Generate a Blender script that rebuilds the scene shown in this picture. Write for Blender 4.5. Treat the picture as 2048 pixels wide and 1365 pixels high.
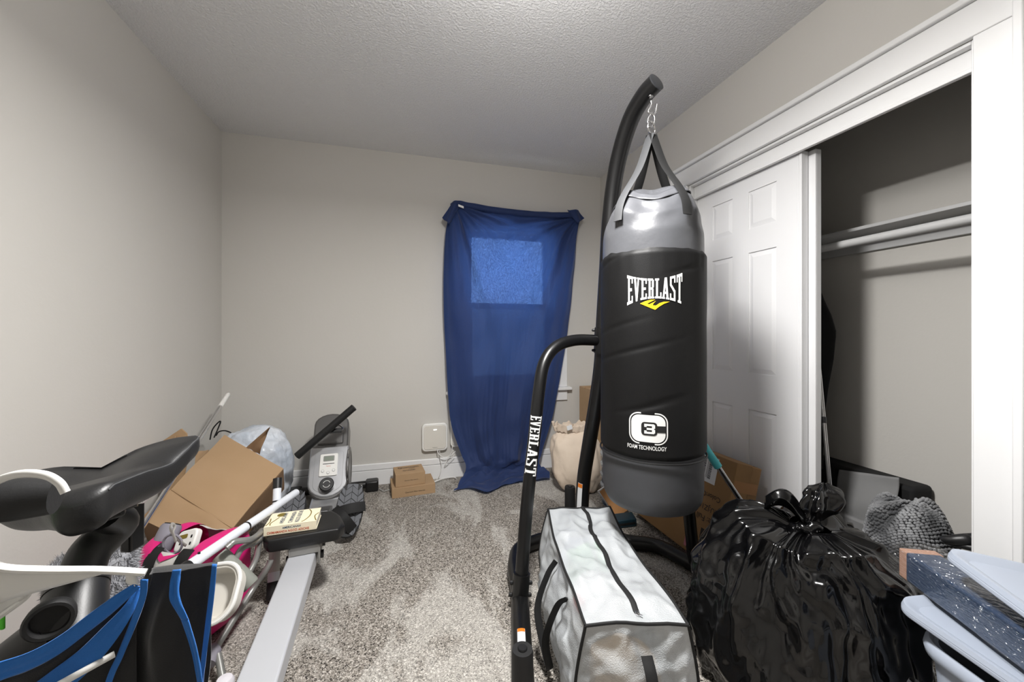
import bpy, bmesh, math, random
from mathutils import Vector, Matrix, noise
random.seed(7)
for o in list(bpy.data.objects):
    bpy.data.objects.remove(o)
SC = bpy.context.scene
COL = SC.collection

# ------------------------------------------------------------------ camera
FPX, HX, HY, CAMZ = 780.0, 1024.0, 668.0, 1.10
YAW = math.atan2(222, 780)
FW = Vector((math.sin(YAW), math.cos(YAW), 0))
RT = Vector((math.cos(YAW), -math.sin(YAW), 0))
cam = bpy.data.cameras.new('camera')
cam.sensor_width = 36.0
cam.lens = FPX / 2048 * 36.0
cam.shift_y = -(682.5 - HY) / 2048
cam.clip_start = 0.01
camo = bpy.data.objects.new('camera', cam)
camo.location = (0, 0, CAMZ)
camo.rotation_euler = (math.pi / 2, 0, -YAW)
COL.objects.link(camo)
SC.camera = camo

# ------------------------------------------------------------------ world, lights, exposure
SC.view_settings.view_transform = 'Standard'
SC.view_settings.look = 'None'
SC.view_settings.gamma = 1.0
SC.view_settings.use_curve_mapping = False
SC.view_settings.exposure = 0.30
w = bpy.data.worlds.new('sky')
SC.world = w
w.use_nodes = True
w.node_tree.nodes['Background'].inputs[0].default_value = (0.80, 0.90, 1.0, 1)
w.node_tree.nodes['Background'].inputs[1].default_value = 5.0
LX, LY = 0.36, 0.92
al = bpy.data.lights.new('ceiling_lamp_light', 'AREA')
al.shape = 'DISK'
al.size = 0.24
al.energy = 46
al.color = (1.0, 0.985, 0.965)
alo = bpy.data.objects.new('ceiling_lamp_light', al)
alo.location = (LX, LY, 2.085)
COL.objects.link(alo)

# ------------------------------------------------------------------ pixel / camera-frame helpers
def CW(xc, d, z):
    v = FW * d + RT * xc
    return Vector((v.x, v.y, z))
def PX(px, py, d):
    return CW((px - HX) / FPX * d, d, CAMZ - (py - HY) / FPX * d)
def PZ(px, py, z):
    d = (CAMZ - z) * FPX / (py - HY)
    return CW((px - HX) / FPX * d, d, z)
def PY(px, py, y):
    a = (px - HX) / FPX
    d = y / (FW.y + a * RT.y)
    return PX(px, py, d)
def PXX(px, py, x):
    a = (px - HX) / FPX
    d = x / (FW.x + a * RT.x)
    return PX(px, py, d)
def lerp(a, b, t):
    return a + (b - a) * t
def smooth(t):
    t = max(0.0, min(1.0, t))
    return t * t * (3 - 2 * t)
def interp(tab, t):
    if t <= tab[0][0]:
        return tab[0][1]
    for (a, va), (b, vb) in zip(tab, tab[1:]):
        if t <= b:
            return lerp(va, vb, (t - a) / (b - a))
    return tab[-1][1]
def nz(x, y, z):
    return noise.noise(Vector((x, y, z)))
def spline(pts, n=8):
    P = [Vector(p) for p in pts]
    P = [P[0] * 2 - P[1]] + P + [P[-1] * 2 - P[-2]]
    out = []
    for i in range(1, len(P) - 2):
        p0, p1, p2, p3 = P[i - 1], P[i], P[i + 1], P[i + 2]
        for k in range(n):
            t = k / n
            out.append(0.5 * ((2 * p1) + (p2 - p0) * t + (2 * p0 - 5 * p1 + 4 * p2 - p3) * t * t + (3 * p1 - p0 - 3 * p2 + p3) * t ** 3))
    out.append(P[-2])
    return out

# ------------------------------------------------------------------ materials
def lin(c):
    c = c / 255.0
    return c / 12.92 if c <= 0.04045 else ((c + 0.055) / 1.055) ** 2.4
def rgb(h):
    return tuple(lin(int(h[i:i + 2], 16)) for i in (0, 2, 4)) + (1,)
MATS = {}
def mat(name, col, rough=0.5, metal=0.0, bump=None, var=None, spec=0.5, sheen=0.0, emit=None, alpha=1.0, coat=0.0):
    """bump=(scale, strength, distance[, detail]); var=(scale, dark-hex, amount)"""
    m = bpy.data.materials.new(name)
    m.use_nodes = True
    nt = m.node_tree
    b = nt.nodes['Principled BSDF']
    c = rgb(col) if isinstance(col, str) else tuple(col) + (1,)
    b.inputs['Base Color'].default_value = c
    b.inputs['Roughness'].default_value = rough
    b.inputs['Metallic'].default_value = metal
    b.inputs['Specular IOR Level'].default_value = spec
    if sheen:
        b.inputs['Sheen Weight'].default_value = sheen
    if coat:
        b.inputs['Coat Weight'].default_value = coat
    if alpha < 1:
        b.inputs['Alpha'].default_value = alpha
    if emit:
        b.inputs['Emission Color'].default_value = rgb(emit[0])
        b.inputs['Emission Strength'].default_value = emit[1]
    tc = nt.nodes.new('ShaderNodeTexCoord')
    if var:
        n = nt.nodes.new('ShaderNodeTexNoise')
        n.inputs['Scale'].default_value = var[0]
        n.inputs['Detail'].default_value = 6
        nt.links.new(tc.outputs['Object'], n.inputs['Vector'])
        r = nt.nodes.new('ShaderNodeValToRGB')
        r.color_ramp.elements[0].position = 0.5 - var[2]
        r.color_ramp.elements[1].position = 0.5 + var[2]
        r.color_ramp.elements[0].color = rgb(var[1])
        r.color_ramp.elements[1].color = c
        nt.links.new(n.outputs['Fac'], r.inputs['Fac'])
        nt.links.new(r.outputs['Color'], b.inputs['Base Color'])
    if bump:
        n = nt.nodes.new('ShaderNodeTexNoise')
        n.inputs['Scale'].default_value = bump[0]
        n.inputs['Detail'].default_value = bump[3] if len(bump) > 3 else 4
        nt.links.new(tc.outputs['Object'], n.inputs['Vector'])
        bp = nt.nodes.new('ShaderNodeBump')
        bp.inputs['Strength'].default_value = bump[1]
        bp.inputs['Distance'].default_value = bump[2]
        nt.links.new(n.outputs['Fac'], bp.inputs['Height'])
        nt.links.new(bp.outputs['Normal'], b.inputs['Normal'])
    MATS[name] = m
    return m

mat('wall_paint', 'CBC8C3', 0.75, bump=(60, 0.12, 0.004), var=(1.3, 'C7C4BE', 0.3), spec=0.3)
mat('white_paint', 'E9E9E9', 0.38, bump=(40, 0.12, 0.003))
mat('door_paint', 'E4E4E5', 0.42, bump=(90, 0.1, 0.002))
mat('jamb_paint', 'BDBDBD', 0.45)
mat('black_steel', '0E0E0F', 0.33, bump=(500, 0.1, 0.0006), spec=0.5)
mat('black_rubber', '131314', 0.62, bump=(300, 0.25, 0.0008))
mat('black_plastic', '151516', 0.42, bump=(400, 0.15, 0.0006))
mat('grey_vinyl', '55565A', 0.34, bump=(14, 0.25, 0.01), var=(4, '4A4B4E', 0.35))
mat('foam_nylon', '0A0A0B', 0.55, bump=(420, 0.35, 0.0009), spec=0.3)
mat('dark_vinyl', '48494D', 0.48, bump=(30, 0.15, 0.004), var=(6, '3D3E41', 0.3))
mat('strap_web', '3A3B3D', 0.7, bump=(700, 0.4, 0.0006))
mat('strap_black', '0B0B0C', 0.75, bump=(700, 0.4, 0.0006))
mat('chrome', 'D8D8DA', 0.16, 1.0)
mat('cap_metal', '5A5C60', 0.35, 0.7)
mat('print_white', 'E8E8E6', 0.5)
mat('print_yellow', 'F2C21A', 0.45)
mat('print_black', '151515', 0.6)
mat('print_orange', 'D9781E', 0.5)
mat('print_blue', '33506E', 0.6)
mat('print_red', 'C9542E', 0.6)
mat('print_olive', '7A6A22', 0.6)
mat('print_pink', 'B8717C', 0.6)
mat('cardboard', 'AD9070', 0.85, bump=(60, 0.1, 0.002), var=(5, 'A38663', 0.35))
mat('cardboard_dark', '9C774C', 0.7, bump=(30, 0.15, 0.003), var=(5, '8C6A42', 0.35))
mat('cardboard_inner', '7D6248', 0.9)
mat('label_paper', 'DADCDE', 0.6)
mat('navy_sheet', '1C3160', 0.75)
mat('white_plastic', 'E6E5E1', 0.35)
mat('ivory_plastic', 'D9D5CC', 0.45)
mat('cable_white', 'E2E1DE', 0.5)
mat('cable_grey', 'A9A9A6', 0.5)
mat('silver_plastic', 'B4B5B8', 0.28, 0.65)
mat('gunmetal', '6B6A69', 0.3, 0.6)
mat('rail_alu', 'BFC1C6', 0.42, 0.25)
mat('bracket_grey', '8C8B88', 0.5, 0.3)
mat('lcd', '7F877C', 0.3)
mat('tread_grey', '5C5E63', 0.7, bump=(200, 0.2, 0.001))
mat('pedal_black', '1A1B1D', 0.65)
mat('white_tube', 'DFE3EA', 0.3)
mat('grey_tube', '8F8F8C', 0.36, 0.5)
mat('foam_grey', '84867F', 0.75)
mat('tip_mauve', '85828C', 0.6)
mat('tip_white', 'DDDAE0', 0.6)
mat('leatherette', '1B1B1C', 0.42, bump=(350, 0.3, 0.0008), spec=0.55)
mat('jersey_black', '121214', 0.8, bump=(900, 0.5, 0.0005), sheen=0.2)
mat('jersey_blue', '1467B8', 0.75, bump=(900, 0.5, 0.0005), sheen=0.2)
mat('green_plastic', '5CD63A', 0.4)
mat('pink_nylon', 'D01872', 0.45, bump=(20, 0.2, 0.006))
mat('mesh_white', 'C6C3BF', 0.7, bump=(300, 0.5, 0.001))
mat('rug_grey', 'AFB0B5', 0.9, var=(60, '8E8F94', 0.25))
mat('pillow_cream', 'D8C9B8', 0.85, bump=(12, 0.35, 0.012), var=(6, 'CDBBA8', 0.3))
mat('bin_plastic', 'A0A8B6', 0.4, bump=(300, 0.08, 0.0005), spec=0.4)
mat('pack_blue', '3D4D63', 0.3, var=(4, '33405A', 0.3))
mat('pack_end', 'B08A76', 0.7)
mat('chenille', '9A9B9D', 0.9, var=(7, '4A4B4D', 0.10))
mat('felt_grey', '858585', 0.9, var=(5, '777777', 0.3))
mat('closet_black', '0A0A0B', 0.85)
mat('dark_knit', '3A3A3C', 0.9, bump=(60, 0.7, 0.01))
mat('turquoise', '55C6D0', 0.5)
mat('navy_plastic', '1B3556', 0.35)
mat('clear_tub', 'B8C2CC', 0.25, alpha=0.55)
mat('tan_board', 'A5774A', 0.6)
mat('teal_dark', '12303C', 0.5)
mat('book_cream', 'EDE3C8', 0.6)
mat('book_pages', 'DDD6C4', 0.8)
mat('cloth_tan', 'C9A36E', 0.9, bump=(20, 0.4, 0.01))
mat('cloth_green', '39B54A', 0.9)
mat('cloth_red', 'C23A34', 0.9)
mat('cloth_white', 'E8E6E2', 0.9, bump=(25, 0.4, 0.01))
mat('cloth_blue', '4A5A88', 0.9)
mat('lamp_glass', 'FFFFFF', 0.4, emit=('FFFCF8', 42.0))
mat('led', 'FFFFFF', 0.4, emit=('FFFFFF', 3.0))
mat('window_glass', 'FFFFFF', 0.02)

def nodes_of(name):
    nt = MATS[name].node_tree
    return nt, nt.nodes['Principled BSDF'], nt.nodes['Material Output']
def setup_special():
    # glass pane: thin, transparent for light
    nt, b, out = nodes_of('window_glass')
    tr = nt.nodes.new('ShaderNodeBsdfTransparent')
    gl = nt.nodes.new('ShaderNodeBsdfGlossy'); gl.inputs['Roughness'].default_value = 0.03
    mx = nt.nodes.new('ShaderNodeMixShader'); mx.inputs[0].default_value = 0.06
    nt.links.new(tr.outputs[0], mx.inputs[1]); nt.links.new(gl.outputs[0], mx.inputs[2])
    nt.links.new(mx.outputs[0], out.inputs[0])
    # insect screen
    m = mat('screen_mesh', '2A2C2E', 0.8)
    nt, b, out = nodes_of('screen_mesh')
    tr = nt.nodes.new('ShaderNodeBsdfTransparent')
    mx = nt.nodes.new('ShaderNodeMixShader'); mx.inputs[0].default_value = 0.56
    nt.links.new(tr.outputs[0], mx.inputs[1]); nt.links.new(b.outputs[0], mx.inputs[2])
    nt.links.new(mx.outputs[0], out.inputs[0])
    # navy sheet: diffuse + translucent, fine puckered weave
    nt, b, out = nodes_of('navy_sheet')
    b.inputs['Sheen Weight'].default_value = 0.15
    tc = nt.nodes.new('ShaderNodeTexCoord')
    mp = nt.nodes.new('ShaderNodeMapping'); mp.inputs['Scale'].default_value = (1.5, 1, .75); mp.inputs['Rotation'].default_value = (0, .35, 0)
    nt.links.new(tc.outputs['Object'], mp.inputs[0])
    n1 = nt.nodes.new('ShaderNodeTexNoise'); n1.inputs['Scale'].default_value = 130; n1.inputs['Detail'].default_value = 2
    n2 = nt.nodes.new('ShaderNodeTexNoise'); n2.noise_type = 'RIDGED_MULTIFRACTAL'; n2.inputs['Scale'].default_value = 4; n2.inputs['Detail'].default_value = 4; n2.inputs['Distortion'].default_value = 1.0
    nt.links.new(mp.outputs[0], n1.inputs['Vector']); nt.links.new(mp.outputs[0], n2.inputs['Vector'])
    ad = nt.nodes.new('ShaderNodeMath'); ad.operation = 'MULTIPLY_ADD'; ad.inputs[1].default_value = 0.10
    nt.links.new(n1.outputs['Fac'], ad.inputs[0]); nt.links.new(n2.outputs['Fac'], ad.inputs[2])
    bp = nt.nodes.new('ShaderNodeBump'); bp.inputs['Strength'].default_value = 0.8; bp.inputs['Distance'].default_value = 0.012
    nt.links.new(ad.outputs[0], bp.inputs['Height']); nt.links.new(bp.outputs[0], b.inputs['Normal'])
    tl = nt.nodes.new('ShaderNodeBsdfTranslucent'); tl.inputs[0].default_value = (0.055, 0.145, 0.46, 1)
    nt.links.new(bp.outputs[0], tl.inputs['Normal'])
    rp = nt.nodes.new('ShaderNodeMapRange'); rp.inputs[1].default_value = 0.35; rp.inputs[2].default_value = 0.7; rp.inputs[3].default_value = 0.10; rp.inputs[4].default_value = 0.2
    nt.links.new(n1.outputs['Fac'], rp.inputs[0])
    mx = nt.nodes.new('ShaderNodeMixShader')
    nt.links.new(rp.outputs[0], mx.inputs[0])
    nt.links.new(b.outputs[0], mx.inputs[1]); nt.links.new(tl.outputs[0], mx.inputs[2])
    tp = nt.nodes.new('ShaderNodeBsdfTransparent'); tp.inputs[0].default_value = (0.22, 0.40, 0.85, 1)
    r3 = nt.nodes.new('ShaderNodeMapRange'); r3.inputs[1].default_value = 0.4; r3.inputs[2].default_value = 0.66; r3.inputs[3].default_value = 0.02; r3.inputs[4].default_value = 0.075
    nt.links.new(n1.outputs['Fac'], r3.inputs[0])
    m2 = nt.nodes.new('ShaderNodeMixShader'); nt.links.new(r3.outputs[0], m2.inputs[0])
    nt.links.new(mx.outputs[0], m2.inputs[1]); nt.links.new(tp.outputs[0], m2.inputs[2])
    nt.links.new(m2.outputs[0], out.inputs[0])
    # carpet
    m = mat('carpet', '8E8A84', 0.95, spec=0.1)
    nt, b, out = nodes_of('carpet')
    tc = nt.nodes.new('ShaderNodeTexCoord')
    sp = nt.nodes.new('ShaderNodeTexVoronoi'); sp.inputs['Scale'].default_value = 285; sp.inputs['Randomness'].default_value = 1.0
    wn = nt.nodes.new('ShaderNodeTexNoise'); wn.inputs['Scale'].default_value = 160; wn.inputs['Detail'].default_value = 2
    nt.links.new(tc.outputs['Object'], wn.inputs['Vector'])
    wm = nt.nodes.new('ShaderNodeMix'); wm.data_type = 'VECTOR'; wm.inputs[0].default_value = 0.012
    nt.links.new(tc.outputs['Object'], wm.inputs[4]); nt.links.new(wn.outputs['Color'], wm.inputs[5])
    nt.links.new(wm.outputs[1], sp.inputs['Vector'])
    sx_ = nt.nodes.new('ShaderNodeSeparateColor'); nt.links.new(sp.outputs['Color'], sx_.inputs[0])
    r1 = nt.nodes.new('ShaderNodeValToRGB')
    e = r1.color_ramp.elements
    e[0].position = 0.10; e[0].color = rgb('262423')
    e[1].position = 0.95; e[1].color = rgb('D4D0C9')
    for ps, cl in ((0.26, '757069'), (0.55, '949089'), (0.80, 'A8A39C')):
        q = r1.color_ramp.elements.new(ps); q.color = rgb(cl)
    nt.links.new(sx_.outputs[0], r1.inputs['Fac'])
    # brushed / trodden pile patches, streaked along the room
    mp = nt.nodes.new('ShaderNodeMapping'); mp.inputs['Scale'].default_value = (2.6, 1.15, 1); mp.inputs['Rotation'].default_value = (0, 0, 0.12)
    nt.links.new(tc.outputs['Object'], mp.inputs[0])
    pa = nt.nodes.new('ShaderNodeTexNoise'); pa.inputs['Scale'].default_value = 1.55; pa.inputs['Detail'].default_value = 5; pa.inputs['Roughness'].default_value = 0.62; pa.inputs['Distortion'].default_value = 0.7
    nt.links.new(mp.outputs[0], pa.inputs['Vector'])
    r2 = nt.nodes.new('ShaderNodeValToRGB')
    r2.color_ramp.elements[0].position = 0.50; r2.color_ramp.elements[0].color = (0, 0, 0, 1)
    r2.color_ramp.elements[1].position = 0.58; r2.color_ramp.elements[1].color = (1, 1, 1, 1)
    nt.links.new(pa.outputs['Fac'], r2.inputs['Fac'])
    mx = nt.nodes.new('ShaderNodeMix'); mx.data_type = 'RGBA'; mx.blend_type = 'MIX'
    dk = nt.nodes.new('ShaderNodeMix'); dk.data_type = 'RGBA'; dk.blend_type = 'MULTIPLY'; dk.inputs[0].default_value = 1.0
    dk.inputs[7].default_value = (0.90, 0.875, 0.86, 1)
    lt = nt.nodes.new('ShaderNodeMix'); lt.data_type = 'RGBA'; lt.blend_type = 'MIX'; lt.inputs[0].default_value = 0.30
    lt.inputs[7].default_value = rgb('CFCBC4')
    nt.links.new(r1.outputs[0], dk.inputs[6]); nt.links.new(r1.outputs[0], lt.inputs[6])
    nt.links.new(r2.outputs[0], mx.inputs[0]); nt.links.new(dk.outputs[2], mx.inputs[6]); nt.links.new(lt.outputs[2], mx.inputs[7])
    nt.links.new(mx.outputs[2], b.inputs['Base Color'])
    bp = nt.nodes.new('ShaderNodeBump'); bp.inputs['Strength'].default_value = 0.4; bp.inputs['Distance'].default_value = 0.004
    nt.links.new(sx_.outputs[1], bp.inputs['Height']); nt.links.new(bp.outputs[0], b.inputs['Normal'])
    # popcorn ceiling
    m = mat('popcorn', 'EFEFF0', 0.9, spec=0.1)
    nt, b, out = nodes_of('popcorn')
    tc = nt.nodes.new('ShaderNodeTexCoord')
    n1 = nt.nodes.new('ShaderNodeTexNoise'); n1.inputs['Scale'].default_value = 95; n1.inputs['Detail'].default_value = 4; n1.inputs['Roughness'].default_value = 0.6
    nt.links.new(tc.outputs['Object'], n1.inputs['Vector'])
    r = nt.nodes.new('ShaderNodeMapRange'); r.inputs[1].default_value = 0.42; r.inputs[2].default_value = 0.66
    nt.links.new(n1.outputs['Fac'], r.inputs[0])
    bp = nt.nodes.new('ShaderNodeBump'); bp.inputs['Strength'].default_value = 0.7; bp.inputs['Distance'].default_value = 0.006
    nt.links.new(r.outputs[0], bp.inputs['Height']); nt.links.new(bp.outputs[0], b.inputs['Normal'])
    # bin bag film
    m = mat('black_film', '060607', 0.13, spec=0.6)
    nt, b, out = nodes_of('black_film')
    tc = nt.nodes.new('ShaderNodeTexCoord')
    n1 = nt.nodes.new('ShaderNodeTexNoise'); n1.noise_type = 'RIDGED_MULTIFRACTAL'; n1.inputs['Scale'].default_value = 6; n1.inputs['Detail'].default_value = 5; n1.inputs['Distortion'].default_value = 1.4
    nt.links.new(tc.outputs['Object'], n1.inputs['Vector'])
    bp = nt.nodes.new('ShaderNodeBump'); bp.inputs['Strength'].default_value = 0.6; bp.inputs['Distance'].default_value = 0.02
    nt.links.new(n1.outputs['Fac'], bp.inputs['Height']); nt.links.new(bp.outputs[0], b.inputs['Normal'])
    # woven clear polypropylene
    m = mat('woven_poly', 'C8CCCF', 0.2, spec=0.8)
    nt, b, out = nodes_of('woven_poly')
    tc = nt.nodes.new('ShaderNodeTexCoord')
    n1 = nt.nodes.new('ShaderNodeTexNoise'); n1.noise_type = 'RIDGED_MULTIFRACTAL'; n1.inputs['Scale'].default_value = 8; n1.inputs['Detail'].default_value = 3; n1.inputs['Distortion'].default_value = 1.1
    nt.links.new(tc.outputs['Object'], n1.inputs['Vector'])
    ch = nt.nodes.new('ShaderNodeTexNoise'); ch.inputs['Scale'].default_value = 320
    nt.links.new(tc.outputs['Object'], ch.inputs['Vector'])
    ad = nt.nodes.new('ShaderNodeMath'); ad.operation = 'MULTIPLY_ADD'; ad.inputs[1].default_value = 0.12
    nt.links.new(ch.outputs['Fac'], ad.inputs[0]); nt.links.new(n1.outputs['Fac'], ad.inputs[2])
    bp = nt.nodes.new('ShaderNodeBump'); bp.inputs['Strength'].default_value = 0.8; bp.inputs['Distance'].default_value = 0.02
    nt.links.new(ad.outputs[0], bp.inputs['Height']); nt.links.new(bp.outputs[0], b.inputs['Normal'])
    tr = nt.nodes.new('ShaderNodeBsdfTransparent'); tr.inputs[0].default_value = (0.95, 0.96, 0.97, 1)
    mx = nt.nodes.new('ShaderNodeMixShader'); mx.inputs[0].default_value = 0.28
    nt.links.new(b.outputs[0], mx.inputs[1]); nt.links.new(tr.outputs[0], mx.inputs[2]); nt.links.new(mx.outputs[0], out.inputs[0])
    # pale clothes bag film
    m = mat('pale_film', 'E2E6EC', 0.32, var=(5, 'BFCBDB', 0.2), bump=(16, 0.8, 0.016))
    # clear wrap
    m = mat('clear_wrap', 'FFFFFF', 0.08)
    nt, b, out = nodes_of('clear_wrap')
    tr = nt.nodes.new('ShaderNodeBsdfTransparent')
    gl = nt.nodes.new('ShaderNodeBsdfGlossy'); gl.inputs['Roughness'].default_value = 0.12
    n1 = nt.nodes.new('ShaderNodeTexNoise'); n1.inputs['Scale'].default_value = 14; n1.inputs['Distortion'].default_value = 1.5
    bp = nt.nodes.new('ShaderNodeBump'); bp.inputs['Strength'].default_value = 0.9; bp.inputs['Distance'].default_value = 0.02
    nt.links.new(n1.outputs['Fac'], bp.inputs['Height']); nt.links.new(bp.outputs[0], gl.inputs['Normal'])
    mx = nt.nodes.new('ShaderNodeMixShader'); mx.inputs[0].default_value = 0.20
    nt.links.new(tr.outputs[0], mx.inputs[1]); nt.links.new(gl.outputs[0], mx.inputs[2]); nt.links.new(mx.outputs[0], out.inputs[0])
setup_special()

# ------------------------------------------------------------------ mesh builder
ORG = {}
class MB:
    def __init__(s):
        s.v = []; s.f = []; s.m = []
        s.mi = 0
    def add(s, vs, fs):
        k = len(s.v)
        s.v += [Vector(v) for v in vs]
        s.f += [tuple(i + k for i in f) for f in fs]
        s.m += [s.mi] * len(fs)
        return s
    def obox(s, o, a, b, c):
        o, a, b, c = Vector(o), Vector(a), Vector(b), Vector(c)
        if a.cross(b).dot(c) < 0:
            a, b = b, a
        vs = [o, o + a, o + a + b, o + b, o + c, o + a + c, o + a + b + c, o + b + c]
        return s.add(vs, [(3, 2, 1, 0), (4, 5, 6, 7), (0, 1, 5, 4), (1, 2, 6, 5), (2, 3, 7, 6), (3, 0, 4, 7)])
    def box(s, x0, x1, y0, y1, z0, z1):
        return s.obox((x0, y0, z0), (x1 - x0, 0, 0), (0, y1 - y0, 0), (0, 0, z1 - z0))
    def tube(s, pts, r, n=14, cap=True, flat=None, up=None):
        """r: radius or list; flat=(kx,ky) squashes the section; up fixes the frame"""
        P = [Vector(p) for p in pts]
        L = len(P)
        R = r if isinstance(r, (list, tuple)) else [r] * L
        vs, fs = [], []
        nrm = None
        for i in range(L):
            t = (P[min(i + 1, L - 1)] - P[max(i - 1, 0)])
            t = t.normalized() if t.length > 1e-9 else Vector((0, 0, 1))
            if up is not None:
                nrm = Vector(up) - t * Vector(up).dot(t)
                nrm.normalize()
            elif nrm is None:
                a = Vector((0, 0, 1)) if abs(t.z) < 0.9 else Vector((1, 0, 0))
                nrm = (a - t * a.dot(t)).normalized()
            else:
                nrm = (nrm - t * nrm.dot(t)).normalized()
            bi = t.cross(nrm)
            for k in range(n):
                an = 2 * math.pi * k / n
                kx, ky = flat if flat else (1, 1)
                vs.append(P[i] + (nrm * math.cos(an) * kx + bi * math.sin(an) * ky) * R[i])
        for i in range(L - 1):
            for k in range(n):
                a = i * n + k; b = i * n + (k + 1) % n
                fs.append((a, b, b + n, a + n))
        if cap:
            fs.append(tuple(range(n - 1, -1, -1)))
            fs.append(tuple((L - 1) * n + k for k in range(n)))
        return s.add(vs, fs)
    def lathe(s, prof, o, ax=(0, 0, 1), n=32, cap=True):
        """prof: list of (r, h) along axis"""
        ax = Vector(ax).normalized()
        a = Vector((1, 0, 0)) if abs(ax.x) < 0.9 else Vector((0, 1, 0))
        u = (a - ax * a.dot(ax)).normalized()
        w = ax.cross(u)
        o = Vector(o)
        vs, fs = [], []
        for r, h in prof:
            for k in range(n):
                an = 2 * math.pi * k / n
                vs.append(o + ax * h + (u * math.cos(an) + w * math.sin(an)) * r)
        for i in range(len(prof) - 1):
            for k in range(n):
                p = i * n + k; q = i * n + (k + 1) % n
                fs.append((p, q, q + n, p + n))
        if cap:
            fs.append(tuple(range(n - 1, -1, -1)))
            fs.append(tuple((len(prof) - 1) * n + k for k in range(n)))
        return s.add(vs, fs)
    def prism(s, poly, o, u, v, w):
        o, u, v, w = Vector(o), Vector(u), Vector(v), Vector(w)
        n = len(poly)
        vs = [o + u * a + v * b for a, b in poly] + [o + u * a + v * b + w for a, b in poly]
        fs = [tuple(range(n - 1, -1, -1)), tuple(range(n, 2 * n))]
        for k in range(n):
            q = (k + 1) % n
            fs.append((k, q, q + n, k + n))
        return s.add(vs, fs)
    def grid(s, fn, nu, nv, cu=False, cv=False):
        vs = [fn(i / (nu if cu else nu - 1), j / (nv if cv else nv - 1)) for j in range(nv) for i in range(nu)]
        fs = []
        for j in range(nv if cv else nv - 1):
            for i in range(nu if cu else nu - 1):
                a = j * nu + i; b = j * nu + (i + 1) % nu
                c = ((j + 1) % nv) * nu + (i + 1) % nu; d = ((j + 1) % nv) * nu + i
                fs.append((a, b, c, d))
        return s.add(vs, fs)
    def build(s, name, m, parent=None, smooth=True, bevel=0, seg=2, solid=0, sub=0, kind=None, label=None, ang=40, fix=True):
        o0 = ORG.get(parent.name, Vector((0, 0, 0))) if parent is not None else None
        if o0 is None:
            zs = min(v.z for v in s.v)
            cx = sum(v.x for v in s.v) / len(s.v); cy = sum(v.y for v in s.v) / len(s.v)
            o0 = Vector((cx, cy, zs))
        me = bpy.data.meshes.new(name)
        me.from_pydata([tuple(v - o0) for v in s.v], [], s.f)
        ms = m if isinstance(m, (list, tuple)) else [m]
        for q in ms:
            me.materials.append(MATS[q])
        if len(ms) > 1:
            for p, i in zip(me.polygons, s.m):
                p.material_index = i
        if fix:
            bm = bmesh.new(); bm.from_mesh(me)
            bmesh.ops.recalc_face_normals(bm, faces=bm.faces)
            bm.to_mesh(me); bm.free()
        if smooth:
            for p in me.polygons:
                p.use_smooth = True
            try:
                me.set_sharp_from_angle(angle=math.radians(ang))
            except Exception:
                pass
        ob = bpy.data.objects.new(name, me)
        COL.objects.link(ob)
        if parent is not None:
            ob.parent = parent
        else:
            ob.location = o0
        ORG[ob.name] = o0
        if bevel:
            b = ob.modifiers.new('bevel', 'BEVEL'); b.width = bevel; b.segments = seg; b.limit_method = 'ANGLE'; b.angle_limit = math.radians(35)
        if solid:
            b = ob.modifiers.new('solid', 'SOLIDIFY'); b.thickness = solid; b.offset = 0
        if sub:
            b = ob.modifiers.new('sub', 'SUBSURF'); b.levels = sub; b.render_levels = sub
        if kind:
            ob['kind'] = kind
        if label:
            ob['label'] = label
        return ob

def tag(o, label, cat, group=None):
    o['label'] = label; o['category'] = cat
    if group:
        o['group'] = group
    return o
def struct(o, label=None, cat=None):
    o['kind'] = 'structure'
    if label:
        o['label'] = label
    if cat:
        o['category'] = cat
    return o
def thing(name, label, cat, loc, group=None):
    o = bpy.data.objects.new(name, None)
    o.empty_display_size = 0.05
    o.location = loc
    COL.objects.link(o)
    ORG[o.name] = Vector(loc)
    return tag(o, label, cat, group)

def text2d(s, width=None, height=None, extra=0.0):
    """flat text as 2-D triangles, centred; returns verts [(x,y)], faces"""
    cu = bpy.data.curves.new('t', 'FONT')
    cu.body = s; cu.size = 1.0; cu.align_x = 'CENTER'; cu.align_y = 'CENTER'
    cu.resolution_u = 3
    cu.offset = extra
    ob = bpy.data.objects.new('t', cu)
    COL.objects.link(ob)
    dg = bpy.context.evaluated_depsgraph_get()
    me = bpy.data.meshes.new_from_object(ob.evaluated_get(dg))
    bm = bmesh.new(); bm.from_mesh(me)
    bmesh.ops.triangulate(bm, faces=bm.faces)
    vs = [(v.co.x, v.co.y) for v in bm.verts]
    bm.verts.index_update()
    fs = [tuple(v.index for v in f.verts) for f in bm.faces]
    bm.free()
    bpy.data.objects.remove(ob); bpy.data.curves.remove(cu); bpy.data.meshes.remove(me)
    x0 = min(v[0] for v in vs); x1 = max(v[0] for v in vs); y0 = min(v[1] for v in vs); y1 = max(v[1] for v in vs)
    sx = (width / (x1 - x0)) if width else height / (y1 - y0)
    sy = (height / (y1 - y0)) if height else sx
    return [((x - (x0 + x1) / 2) * sx, (y - (y0 + y1) / 2) * sy) for x, y in vs], fs
def put_text(s, o, u, v, m, parent, name='lettering', width=None, height=None, off=0.0008, extra=0.0, mb=None):
    u = Vector(u).normalized(); v = Vector(v).normalized(); n = u.cross(v)
    vs, fs = text2d(s, width, height, extra)
    b = mb or MB()
    b.add([Vector(o) + u * x + v * y + n * off for x, y in vs], fs)
    if mb is None:
        return b.build(name, m, parent, smooth=False, fix=False)
    return b

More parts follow.
